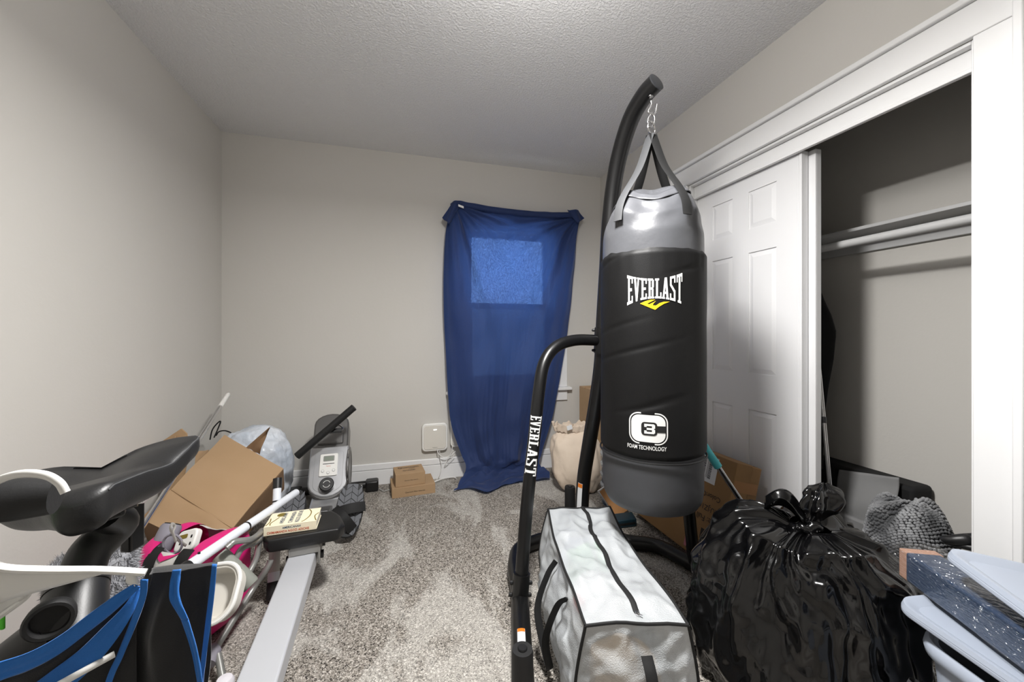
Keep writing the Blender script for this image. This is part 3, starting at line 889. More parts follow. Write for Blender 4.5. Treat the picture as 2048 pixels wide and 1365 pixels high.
# ================================================================== CURTAIN
def curtain():
    # rows: (left px,py,y) (right px,py,y) down the sheet, then out over the carpet
    rows = [((907, 410, 2.945), (1160, 436, 2.945)), ((893, 455, 2.93), (1156, 480, 2.93)), ((888, 540, 2.92), (1150, 560, 2.92)), ((888, 620, 2.915), (1141, 640, 2.915)),
            ((892, 700, 2.91), (1131, 710, 2.91)), ((896, 780, 2.90), (1116, 790, 2.905)), ((903, 850, 2.89), (1102, 850, 2.90)), ((921, 905, 2.87), (1085, 903, 2.885)), ((932, 935, 2.85), (1078, 925, 2.86))]
    L = [PY(*a) for a, c in rows]; R = [PY(*c) for a, c in rows]
    # pool on the floor
    for (pl, zl), (pr, zr) in ((((925, 955), .05), ((1083, 937), .055)), (((915, 972), .022), ((1098, 948), .022)), (((905, 986), .006), ((1100, 962), .006))):
        L.append(PZ(pl[0], pl[1], zl)); R.append(PZ(pr[0], pr[1], zr))
    Ls, Rs = spline(L, 8), spline(R, 8)
    n = len(Ls) - 1
    def fn(u, v):
        q = v * n; i = min(int(q), n - 1); t = q - i
        a, c = lerp(Ls[i], Ls[i + 1], t), lerp(Rs[i], Rs[i + 1], t)
        p = lerp(a, c, u)
        vt = v / .73                                   # 0..1 on the hanging part
        hang = 1 - smooth((v - .66) / .1)
        # swags that fan out from the two nailed corners
        for sx, ph in ((0, .4), (1, 1.9)):
            du = abs(u - sx)
            ang = math.atan2(du * 1.0, vt * 2.0 + .03)
            rad = math.hypot(du, vt * 2.0)
            w_ = math.exp(-du * 2.6) * smooth(rad * 5) * (1 - .5 * smooth((vt - .5) / .5))
            p.y += hang * w_ * (.026 * math.sin(ang * 15 + ph) + .014 * math.sin(ang * 31 + ph))
        # sagging belly and vertical folds growing towards the gathered foot
        p.y -= hang * .025 * math.sin(math.pi * u) * smooth(vt * 3)
        fold = .25 + .75 * smooth((vt - .3) / .6)
        p.y += hang * fold * (.021 * math.sin(u * 17 + 2.2 * nz(u * 2, v * 1.5, 1)) + .016 * nz(u * 13, v * 3, 5) + .010 * abs(nz(u * 24, v * 6, 2)))
        p.y += hang * .012 * nz(u * 6 + v * 5, v * 14, 9)
        # sagging cross folds in the upper half
        p.y += hang * .011 * math.sin((vt + .18 * (1 - (2 * u - 1) ** 2)) * 34 + 2 * nz(u * 3, v * 4, 2)) * smooth(vt * 6) * math.exp(-vt * 1.6) * math.sin(math.pi * u)
        if v > .66:
            f = smooth((v - .66) / .12)
            e = smooth((v - .70) / .3)
            p.z += f * (1 - .75 * e) * (.030 * abs(nz(u * 7, v * 16, 3)) + .018 * math.sin(u * 19 + v * 20) ** 2)
            p.z += e * .018 * (.5 + nz(u * 6, v * 20, 8))
            s_ = .10 * e * nz(u * 4.2, 2.2, v * 3)
            p.y += s_ - e * .10 * math.exp(-((u - .28) / .10) ** 2)
            p.z = max(p.z, .008)
        return p
    t = thing('window_sheet', 'navy blue bed sheet nailed over the window and pooling on carpet', 'curtain', (.9, 2.9, .003))
    MB().grid(fn, 150, 210).build('cloth', 'navy_sheet', t, ang=180, fix=False)
    # rolled top hem
    top = [PY(*p) for p in ((903, 412, 2.935), (912, 406, 2.93), (940, 411, 2.928), (990, 420, 2.926), (1050, 427, 2.926), (1100, 430, 2.926), (1140, 430, 2.928), (1156, 433, 2.932), (1163, 440, 2.94))]
    ts = spline(top, 8)
    MB().tube(ts, [.011 + .007 * math.sin(math.pi * k / len(ts)) + .003 * nz(k * .3, 0, 0) for k in range(len(ts))], 10, flat=(1.3, .7), up=(0, 0, 1)).build('top_hem', 'navy_sheet', t)
    # turned-over corner ears
    def ear(pts, name='corner_fold'):
        P = [PY(*q) for q in pts]
        def e(u, v):
            a = lerp(P[0], P[1], u); c = lerp(P[3], P[2], u)
            q = lerp(a, c, v); q.y += .010 * math.sin(u * 7 + v * 3) - .012 * v
            return q
        MB().grid(e, 14, 14).build(name, 'navy_sheet', t, solid=.003)
    ear(((925, 404, 2.915), (905, 405, 2.915), (884, 437, 2.925), (898, 449, 2.90)))
    ear(((1135, 420, 2.915), (1157, 420, 2.915), (1167, 438, 2.925), (1154, 447, 2.90)))
    tg = PY(922, 411, 2.900)
    MB().obox(tg - Vector((.020, 0, .009)), (.040, 0, -.012), (0, .002, 0), (0, 0, .016)).build('care_tag', 'print_white', t, label='white care tag')
curtain()

# ================================================================== ROUTER, CABLES
def router(x0, x1, z0, z1, label, word):
    cx, cz = (x0 + x1) / 2, (z0 + z1) / 2
    t = thing('wall_router', label, 'router', (cx, YB, z0))
    MB().prism(rrect(x1 - x0, z1 - z0, .03, 6), (cx, YB - .004, cz), (1, 0, 0), (0, 0, 1), (0, -.030, 0)).build('body', 'white_plastic', t, bevel=.006, seg=3)
    MB().prism(rrect((x1 - x0) * .86, (z1 - z0) * .86, .022, 6), (cx, YB - .034, cz), (1, 0, 0), (0, 0, 1), (0, -.004, 0)).build('face_plate', 'ivory_plastic', t, bevel=.003)
    if word:
        MB().box(cx - .010, cx + .012, YB - .0395, YB - .0382, z1 - .048, z1 - .043).build('status_light', 'led', t)
        put_text('Quantum', (cx, YB - .038, z0 + .028), (1, 0, 0), (0, 0, 1), 'print_black', t, width=.034, off=.0006)
    return t
router(.150, .340, .218, .425, 'white square router mounted above the stacked cartons', True)
router(.362, .50, .235, .455, 'white wall box half hidden behind the navy sheet', False)
def cable(pts, r, m, label):
    P = [p if isinstance(p, Vector) else PY(*p) for p in pts]
    o = MB().tube(spline(P, 7), r, 8).build('cable', m)
    return tag(o, label, 'cable')
cable([(875, 900, 2.975), (877, 908, 2.96), (888, 915, 2.955), (902, 911, 2.955), (911, 903, 2.955)], .0030, 'cable_white', 'short white cable looping from router to hidden wall box')
cable([(879, 900, 2.985), (880, 915, 2.975), (883, 935, 2.975), (879, 950, 2.97), (872, 964, 2.965)], .0024, 'cable_white', 'white cable dropping from router behind the cartons')
cable([(905, 890, 2.965), (903, 905, 2.95), (895, 918, 2.95), (890, 930, 2.955), (900, 921, 2.955), (910, 910, 2.95)], .0024, 'cable_white', 'tangled white cable below the hidden wall box')
cable([PZ(868, 965, .012), PZ(885, 958, .020), PZ(905, 955, .012), PZ(912, 957, .012)], .0045, 'cable_white', 'thick white cable along the baseboard beside the cartons')
cable([PZ(759, 979, .006), PZ(763, 981, .006), PZ(768, 983, .006), PZ(779, 980, .006)], .0035, 'cable_grey', 'pale grey cable between rowing machine foot and cartons')

# ================================================================== CARTONS
def carton(name, fl, fr, dep, h, z0, label, words):
    fl, fr = Vector(fl), Vector(fr)
    u = (fr - fl).normalized(); n = Vector((-u.y, u.x, 0)); W = (fr - fl).length
    t = thing(name, label, 'carton', fl + u * W / 2 + n * dep / 2 + Vector((0, 0, z0)), 'cartons below the router')
    z = Vector((0, 0, z0))
    MB().obox(fl + z, u * W, n * dep, (0, 0, h)).build('body', 'cardboard', t, bevel=.0015)
    m = MB()
    put_text(words, fl + u * W * .53 + z + Vector((0, 0, h * .45)), u, (0, 0, 1), 'print_black', t, width=W * .46)
    return t, u, n, W
c1 = carton('carton', (-.058, 2.715, 0), (.228, 2.738, 0), .205, .066, 0, 'brown carton with printed front carrying a smaller carton', 'Quantum Fiber Internet')
fl2 = PZ(791, 976, .067); fr2 = PZ(850.5, 967.5, .067)
c2 = carton('carton', (fl2.x, fl2.y, 0), (fr2.x, fr2.y, 0), .17, .083, .067, 'small brown carton with bold print on its lid', 'Quantum Fiber Internet')
t, u, n, W = c2
tp = Vector((fl2.x, fl2.y, .150)) + u * W / 2
put_text('Quantum', tp + n * .128, u, n, 'print_black', t, width=.142, extra=.01)
put_text('FIBER', tp + n * .098 + u * .022, u, n, 'print_black', t, width=.04)
put_text('Q1000K', tp + n * .064, u, n, 'print_black', t, width=.088, extra=.01)

# ================================================================== ROWING MACHINE
AX = Vector((.318, -.948))                       # (lateral, depth) axis of the machine, towards the camera
def RW(s, t_, z):
    """s along the rail towards the camera from depth 2.35, t to the right"""
    return CW(-1.108 + AX.x * s + .948 * t_, 2.35 + AX.y * s + .318 * t_, z)
rS = (RW(1, 0, 0) - RW(0, 0, 0)).normalized(); rT = (RW(0, 1, 0) - RW(0, 0, 0)).normalized(); Z = Vector((0, 0, 1))
row = thing('rowing_machine', 'silver and black rowing machine with long aluminium rail', 'rowing machine', RW(0, 0, 0))
# rail
MB().obox(RW(.42, -.05, .145), RW(1.72, -.05, .145) - RW(.42, -.05, .145), rT * .1, Z * .065).build('rail', 'rail_alu', row, bevel=.006)
MB().prism([(.10, .05), (.46, .10), (.46, .16), (.42, .17), (.10, .11)], RW(0, -.04, 0), rS, Z, rT * .08).build('rail_neck', 'gunmetal', row, bevel=.006)
MB().obox(RW(1.60, -.035, .0), rS * .06, rT * .07, Z * .146).build('rear_post', 'black_plastic', row, bevel=.006)
MB().tube([RW(1.63, -.20, .028), RW(1.63, .20, .028)], .026, 16).build('rear_stabilizer', 'black_plastic', row)
# front stabilizer and base
MB().tube([RW(-.33, -.20, .045), RW(-.33, .20, .045)], .026, 16).build('front_stabilizer', 'black_steel', row)
for sg in (-1, 1):
    MB().obox(RW(-.37, .20 if sg > 0 else -.285, 0), rS * .08, rT * .085, Z * .075).build('stabilizer_cap', 'black_plastic', row, bevel=.012, seg=3)
bs = MB()
bs.prism([(-.36, .03), (.16, .03), (.20, .06), (.13, .12), (-.05, .16), (-.36, .12)], RW(0, -.085, 0), rS, Z, rT * .17)
bs.build('base_cover', 'silver_plastic', row, bevel=.014, seg=3)
# housing: U-shaped front panel swept backwards
pb, pt = RW(.085, 0, .125), RW(-.235, 0, .575)
pv = (pt - pb).normalized(); pw = rT.cross(pv).normalized()     # panel normal
if pw.dot(rS) < 0:
    pw = -pw
Lh = (pt - pb).length
def uoutline(w_, h0, h1, rb, rt, n=10):
    o = []
    for k in range(n + 1):
        a = math.pi + math.pi * k / n
        o.append((w_ / 2 * math.cos(a), h0 + rb + rb * math.sin(a)))
    for k in range(n + 1):
        a = math.pi * k / n
        o.append((w_ / 2 * math.cos(a), h1 - rt + rt * math.sin(a)))
    return o
MB().prism(uoutline(.205, .0, Lh, .085, .07), pb - pw * .17, rT, pv, pw * .17).build('housing', 'gunmetal', row, bevel=.012, seg=3)
MB().prism([(p[0], p[1]) for p in uoutline(.218, .02, .40, .09, .001)][:11] + [(.109, .325), (-.109, .325)], pb - pw * .06, rT, pv, pw * .066).build('front_panel', 'silver_plastic', row, bevel=.008, seg=3)
MB().prism(rrect(.150, .075, .012, 4, .0, .375), pb - pw * .05, rT, pv, pw * .062).build('cradle_block', 'gunmetal', row, bevel=.010, seg=3)
ip = [(p[0], p[1]) for p in uoutline(.160, .045, .30, .05, .02)]
MB().prism(ip, pb + pw * .0055, rT, pv, pw * .002).build('panel_inset', 'silver_plastic', row, bevel=.001)
fo = pb + pw * .0078
con = MB().prism(rrect(.100, .135, .008, 4, .0, .208), fo, rT, pv, pw * .008).build('console', 'white_plastic', row, bevel=.002)
MB().prism(rrect(.062, .034, .005, 3, .0, .246), fo + pw * .0083, rT, pv, pw * .001).build('screen_bezel', 'bracket_grey', con)
MB().prism(rrect(.052, .026, .003, 3, .0, .246), fo + pw * .0094, rT, pv, pw * .001).build('screen', 'lcd', con)
MB().prism([(-.032, .212), (.032, .212), (.032, .216), (-.032, .216)], fo + pw * .0082, rT, pv, pw * .0004).build('print_line', 'print_black', con)
put_text('Sunny', fo + pv * .199 + pw * .008, rT, pv, 'print_red', con, width=.024)
for bx, by in ((-.030, .172), (0, .160), (.030, .172)):
    MB().lathe([(.0085, .008), (.0085, .0098), (.007, .0105)], fo + rT * bx + pv * by, pw, 16).build('button', 'bracket_grey', con)
    MB().lathe([(.0068, .0100), (.0068, .0112)], fo + rT * bx + pv * by, pw, 16).build('button_face', 'print_white', con)
kn = fo + pv * .085
k = MB().lathe([(.036, 0), (.038, .006), (.040, .012), (.040, .034), (.036, .038), (.001, .038)], kn, pw, 28).build('resistance_knob', 'black_plastic', row)
rg = [kn + pw * .0386 + (rT * math.cos(a) + pv * math.sin(a)) * .019 for a in [math.radians(20 + 10 * q) for q in range(15)]]
MB().tube(rg, .0016, 6).build('knob_mark', 'print_white', k)
rg = [kn + pw * .0386 + (rT * math.cos(a) + pv * math.sin(a)) * .019 for a in [math.radians(200 + 10 * q) for q in range(15)]]
MB().tube(rg, .0016, 6).build('knob_mark', 'print_white', k)
# flywheel disc on the right side
fc = pb + pv * .20 - pw * .09 + rT * .1035
MB().lathe([(.135, 0), (.138, .006), (.135, .012), (.118, .015), (.110, .010), (.001, .010)], fc, rT, 48).build('side_disc', 'gunmetal', row)
MB().lathe([(.1395, .004), (.1395, .009)], fc, rT, 48, cap=False).build('disc_rim', 'chrome', row)
MB().tube([RW(-.06, .08, .135), RW(-.06, .19, .135)], .018, 14).build('pedal_axle', 'gunmetal', row)
# handle bar resting in the cradle
hb = [PX(594, 913, 2.26), PX(651, 864, 2.31), PX(708, 815, 2.36)]
hbo = MB().tube(hb, .0215, 18).build('handle_bar', 'black_rubber', row)
MB().lathe([(.0225, -.008), (.0225, .008)], hb[1], hb[2] - hb[0], 18).build('grip_collar', 'black_plastic', hbo)
cr = PX(671, 861, 2.345)
MB().tube(spline([cr + rT * (.040 * math.cos(a)) + pv * (.034 * math.sin(a)) for a in [math.pi * q / 8 for q in range(9)]], 3), .004, 8).build('cradle_loop', 'chrome', row)
MB().obox(cr - rT * .035 - pv * .012 - pw * .02, rT * .07, pv * .024, pw * .022).build('cradle', 'black_plastic', row, bevel=.003)
# pedals with chevron tread and straps
def pedal(top, bot, wid, strapped):
    v = (top - bot); Lp = v.length; v.normalize()
    u_ = (rT - v * rT.dot(v)).normalized(); n_ = u_.cross(v)
    if n_.dot(rS) < 0:
        n_ = -n_
    out = []
    for k_ in range(40):
        a = 2 * math.pi * k_ / 40
        y = math.sin(a)
        out.append((wid / 2 * math.copysign(abs(math.cos(a)) ** .75, math.cos(a)) * (1 - .10 * (y < 0) * abs(y)), Lp / 2 + Lp / 2 * math.copysign(abs(y) ** .85, y)))
    P = MB().prism(out, bot - n_ * .03, u_, v, n_ * .03).build('pedal', 'pedal_black', row, bevel=.004)
    tr = MB()
    step = .034
    rows_ = int(Lp / step) + 2
    for i in range(-1, rows_):
        for j in range(4):
            x0 = (-2 + j) * wid * .235 + .0012; x1 = (-1 + j) * wid * .235 - .0012
            s0 = .5 if j % 2 == 0 else -.5
            y0 = i * step; sl = .024
            ya, yb = (y0 + sl, y0) if j % 2 == 0 else (y0, y0 + sl)
            q = [(x0, ya), (x1, yb), (x1, yb + step - .004), (x0, ya + step - .004)]
            cy = sum(p[1] for p in q) / 4 - Lp / 2
            half = wid / 2 * max(0, 1 - abs(cy / (Lp / 2)) ** 2.4) ** .5 * .93
            q = [(max(-half, min(half, x)), max(.008, min(Lp - .008, y))) for x, y in q]
            if half < .02 or abs(q[0][0] - q[1][0]) < .006 or abs(q[0][1] - q[3][1]) < .006:
                continue
            tr.prism(q, bot - n_ * .002, u_, v, n_ * .005)
    tr.build('tread', 'tread_grey', P, smooth=False)
    if strapped:
        def band(a, c, lift):
            pts = [bot + u_ * x + v * y + n_ * (.006 + h) for (x, y), h in zip([(lerp(a[0], c[0], q / 8), lerp(a[1], c[1], q / 8)) for q in range(9)], [lift * math.sin(math.pi * q / 8) for q in range(9)])]
            MB().tube(pts, .026, 8, flat=(.07, 1), up=n_).build('foot_strap', 'strap_black', P)
        band((-wid * .56, .115), (wid * .56, .150), .030)
        band((-wid * .56, .140), (wid * .22, .035), .045)
pedal(PX(707, 966, 2.18), PX(691, 1076, 2.02), .140, True)
pedal(PX(592, 979, 2.09), PX(572, 1074, 1.93), .125, False)
# seat on its carriage
sc = CW(-.866, 1.645, 0)
sx = (CW(.926, .377, 0)).normalized(); sy = (CW(-.377, .926, 0)).normalized()
def seat_outline(k=1.0):
    pts = [(-.150, -.055), (-.128, -.098), (.128, -.098), (.150, -.055), (.135, .040), (.095, .102), (.03, .110), (-.03, .110), (-.095, .102), (-.135, .040)]
    return [(x * k, y * k) for x, y in pts]
so = MB()
n_o = 10
layers = [(.245, .90), (.252, .98), (.285, 1.0), (.297, .965), (.3005, .90), (.298, .55), (.2955, .01)]
vs = []
for z_, k_ in layers:
    vs += [sc + sx * x + sy * y + Z * z_ for x, y in seat_outline(k_)]
fs = [tuple(range(9, -1, -1))]
for i in range(len(layers) - 1):
    for q in range(10):
        r_ = (q + 1) % 10
        fs.append((i * 10 + q, i * 10 + r_, i * 10 + 10 + r_, i * 10 + 10 + q))
so.add(vs, fs)
seat = so.build('seat', 'black_plastic', row, bevel=.006, seg=2, sub=1)
put_text('SUNNY', sc + sx * .01 - sy * .0985 + Z * .268, sx, Z, 'black_rubber', seat, width=.05, off=.0014)
MB().obox(sc - sx * .052 - sy * .085 + Z * .211, sx * .104, sy * .17, Z * .035).build('carriage', 'bracket_grey', row, bevel=.003)
for sg in (-1, 1):
    MB().obox(sc + sx * (.053 * sg - .004) - sy * .085 + Z * .165, sx * .008, sy * .17, Z * .078).build('carriage_plate', 'bracket_grey', row, bevel=.002)
    for yy in (-.05, .05):
        MB().lathe([(.016, 0), (.016, .010)], sc + sx * (.058 * sg) + sy * yy + Z * .185, sx * sg, 16).build('roller', 'black_plastic', row)

# ------------------------------------------------------------------ book on the seat
bt = [PZ(559, 1034, .337), PZ(636, 1020, .337)]
u = (bt[1] - bt[0]).normalized()
sp0, sp1 = PZ(527, 1074, .301), PZ(633, 1059, .301)
bu = (sp1 - sp0).normalized(); bn = Vector((-bu.y, bu.x, 0)); BW = (sp1 - sp0).length; BDp = .128; BH = .034
bk = thing('paperback_book', 'cream paperback book lying on the rowing machine seat', 'book', sp0 + bu * BW / 2 + bn * BDp / 2)
MB().obox(sp0 + bu * .002 + bn * .004 + Z * .0015, bu * (BW - .004), bn * (BDp - .006), Z * (BH - .003)).build('pages', 'book_pages', bk)
MB().obox(sp0, bu * BW, bn * .003, Z * BH).build('spine', 'book_cream', bk)
cv = MB().obox(sp0 + Z * (BH - .001), bu * BW, bn * BDp, Z * .0014).build('cover', 'book_cream', bk)
MB().obox(sp0, bu * BW, bn * BDp, Z * .0012).build('back_cover', 'book_cream', bk)
put_text('AMERICANAH', sp0 + bu * BW * .52 + Z * .0245, bu, Z, 'print_blue', bk, width=.066, height=.0085, extra=.01)
put_text('CHIMAMANDA NGOZI ADICHIE', sp0 + bu * BW * .46 + Z * .0105, bu, Z, 'print_red', bk, width=.150, height=.0095, extra=.01)
co = sp0 + Z * (BH + .0004)
for s_, x_, w_, m_ in (('AMERICANAH', .30, .098, 'print_blue'), ('CHIMAMANDA', .47, .104, 'print_blue'), ('NGOZI ADICHIE', .60, .108, 'print_blue')):
    put_text(s_, co + bu * BW * x_ + bn * BDp * .52, bn, -bu, m_, bk, width=w_, height=.016 if m_ == 'print_blue' else .006)
def squig(pts, r=.0022):
    MB().tube(spline([co + bu * BW * a + bn * BDp * c + Z * .0004 for a, c in pts], 6), r, 6, flat=(.25, 1), up=(0, 0, 1)).build('cover_ornament', 'print_olive', bk)
squig([(.76, .97), (.82, .75), (.82, .45), (.76, .2), (.70, .08)])
squig([(.985, .60), (.93, .42), (.95, .22), (.985, .05)])
squig([(.20, .62), (.15, .45), (.09, .25), (.10, .1)])
squig([(.04, .60), (.06, .35), (.02, .1)])
MB().lathe([(.017, 0), (.017, .0004)], co + bu * BW * .22 + bn * BDp * .80, Z, 20).build('cover_ornament', 'print_olive', bk)

# ================================================================== CLEAR ZIP STORAGE BAG
def zipbag():
    zb = thing('storage_bag', 'clear woven zip storage bag with black piping stuffed with clothes', 'bag', CW(.32, 1.39, 0))
    H_ = .33
    def core(a, s, h):
        """a -1..1 across, s 0..1 back to front, h 0..1 up: returns a point of the (bulging) box"""
        d = lerp(1.72, 1.035, s)
        xl = interp([(0, .160), (.35, .160), (.7, .180), (1, .195)], s); xr = interp([(0, .432), (.3, .435), (.65, .452), (1, .468)], s)
        c, hw = (xl + xr) / 2, (xr - xl) / 2
        bul = math.sin(math.pi * min(1, max(0, h)) ** .8)
        hw2 = hw + .050 * bul * (.35 + .65 * math.sin(math.pi * min(1, .15 + .8 * s))) + .012 * (1 - h)
        x = c + a * hw2
        d2 = d + (2 * s - 1) * -(.030 * bul * (1 - a * a) * (abs(2 * s - 1) ** 8))
        z = h * H_
        if h > .5:
            z += (h - .5) * 2 * (.022 * (1 - a * a) * math.sin(math.pi * s) - .012 * math.sin(math.pi * s) + .012 * nz(a * 1.5 + 4, s * 4, 1))
        return Vector((x, d2, z))
    def wr(p, k=1.0):
        n1 = nz(p.x * 9, p.y * 7, p.z * 11) * .020 + nz(p.x * 26, p.y * 17, p.z * 30) * .008
        n2 = -abs(nz(p.x * 12 + 3, p.y * 9, p.z * 9)) * .022
        return (n1 + n2) * k
    def face(fn, nrm, nu=60, nv=80):
        def g(u, v):
            a, s, h, e = fn(u, v)
            p = core(a, s, h)
            q = CW(p.x, p.y, max(p.z, .004))
            edge = smooth(min(u, 1 - u, v, 1 - v) / .12)
            N = CW(nrm[0], nrm[1], nrm[2]) - CW(0, 0, 0)
            q += N * wr(p) * edge
            q.z = max(q.z, .004)
            return q
        return MB().grid(g, nu, nv)
    m = MB()
    for fn, nr in ((lambda u, v: (2 * u - 1, v, 1, 0), (0, 0, 1)), (lambda u, v: (-1, v, u, 0), (-1, 0, 0)), (lambda u, v: (1, v, u, 0), (1, 0, 0)), (lambda u, v: (2 * u - 1, 1, v, 0), (0, -1, 0)), (lambda u, v: (2 * u - 1, 0, v, 0), (0, 1, 0)), (lambda u, v: (2 * u - 1, v, 0, 0), (0, 0, -1))):
        f = face(fn, nr)
        m.add(f.v, f.f)
    o = m.build('film_shell', 'woven_poly', zb, ang=50, fix=False)
    bm = bmesh.new(); bm.from_mesh(o.data); bmesh.ops.remove_doubles(bm, verts=bm.verts, dist=.0008); bmesh.ops.recalc_face_normals(bm, faces=bm.faces); bm.to_mesh(o.data); bm.free()
    def line(pts, r=.0042, name='piping', flat=None):
        P = []
        for a, s, h in pts:
            p = core(a, s, h)
            P.append(CW(p.x, p.y, max(p.z, .006)))
        MB().tube(P, r, 8, flat=flat).build(name, 'strap_black', zb)
    N = 22
    for a in (-1, 1):
        line([(a, q / N, 1) for q in range(N + 1)])
        for s in (0, 1):
            line([(a, s, q / 10) for q in range(11)])
    for s in (0, 1):
        line([(-1 + 2 * q / 10, s, 1) for q in range(11)])
    # zipper: wavering black tape with a slider
    P = []
    for q in range(41):
        s = q / 40
        a = interp([(0, .10), (.15, .16), (.35, .10), (.6, .08), (.8, .12), (1, .04)], s) + .05 * math.sin(s * 15)
        p = core(a, s, 1); P.append(CW(p.x, p.y, p.z + wr(p) + .002))
    z_ = MB().tube(P, .0085, 8, flat=(.25, 1), up=(0, 0, 1)).build('zipper', 'strap_black', zb)
    sl = P[-3]
    MB().obox(sl - RT * .005 - FW * .008 + Vector((0, 0, .002)), RT * .010, FW * .018, (0, 0, .005)).build('slider', 'chrome', z_, bevel=.001)
    MB().tube([sl + Vector((0, 0, .006)), sl + RT * .010 - FW * .012 + Vector((0, 0, .008))], .002, 6).build('pull', 'chrome', z_)
    # handles: loop on the side, strap on the front end
    def hpt(a, s, h, out):
        p = core(a, s, h); return CW(p.x + out[0], p.y + out[1], p.z)
    lp = [hpt(-1, .50, .93, (-.004, 0)), hpt(-1, .53, .80, (-.022, 0)), hpt(-1, .58, .50, (-.034, 0)), hpt(-1, .66, .18, (-.026, 0)), hpt(-1, .72, .14, (-.026, 0)), hpt(-1, .74, .45, (-.030, 0)), hpt(-1, .76, .80, (-.022, 0)), hpt(-1, .78, .90, (-.004, 0))]
    MB().tube(spline(lp, 7), .0125, 8, flat=(.2, 1), up=(0, 1, .2)).build('side_handle', 'strap_black', zb)
    fp = [hpt(.12, 1, .80, (0, -.008)), hpt(.13, 1, .70, (0, -.034)), hpt(.14, 1, .5, (0, -.048)), hpt(.13, 1, .3, (0, -.042)), hpt(.12, 1, .18, (0, -.030))]
    MB().tube(spline(fp, 6), .0150, 8, flat=(.16, 1), up=-FW).build('end_handle', 'strap_black', zb)
    # the clothes inside
    def lump(name, lab, xc, d, z, rx, rd, rz, m_, sd):
        def g(u, v):
            th = 2 * math.pi * u; ph = math.pi * (v * .998 + .001)
            n_ = Vector((math.sin(ph) * math.cos(th), math.sin(ph) * math.sin(th), math.cos(ph)))
            k = 1 + .22 * nz(n_.x * 1.6 + sd, n_.y * 1.6, n_.z * 1.6) + .07 * nz(n_.x * 5 + sd, n_.y * 5, n_.z * 5)
            sq = lambda q: math.copysign(abs(q) ** .8, q)
            return CW(xc + rx * k * sq(n_.x), d + rd * k * sq(n_.y), z + rz * k * sq(n_.z))
        o = MB().grid(g, 28, 20, cu=True).build(name, m_)
        tag(o, lab, 'clothes', 'clothes inside the clear storage bag')
    lump('folded_clothes', 'tan cloth bundle at the handle end inside the clear bag', .325, 1.145, .105, .10, .070, .085, 'cloth_tan', 1)
    lump('folded_clothes', 'white cloth bundle in the middle of the clear bag', .315, 1.35, .15, .11, .085, .115, 'cloth_white', 2)
    lump('folded_clothes', 'green cloth bundle inside the clear bag', .300, 1.535, .17, .090, .060, .095, 'cloth_green', 3)
    lump('folded_clothes', 'red garment tucked along the looped handle inside the clear bag', .215, 1.25, .235, .020, .030, .022, 'cloth_red', 4)
    lump('folded_clothes', 'pale blue cloth bundle at the far end inside the clear bag', .305, 1.655, .13, .10, .035, .10, 'cloth_blue', 5)
zipbag()

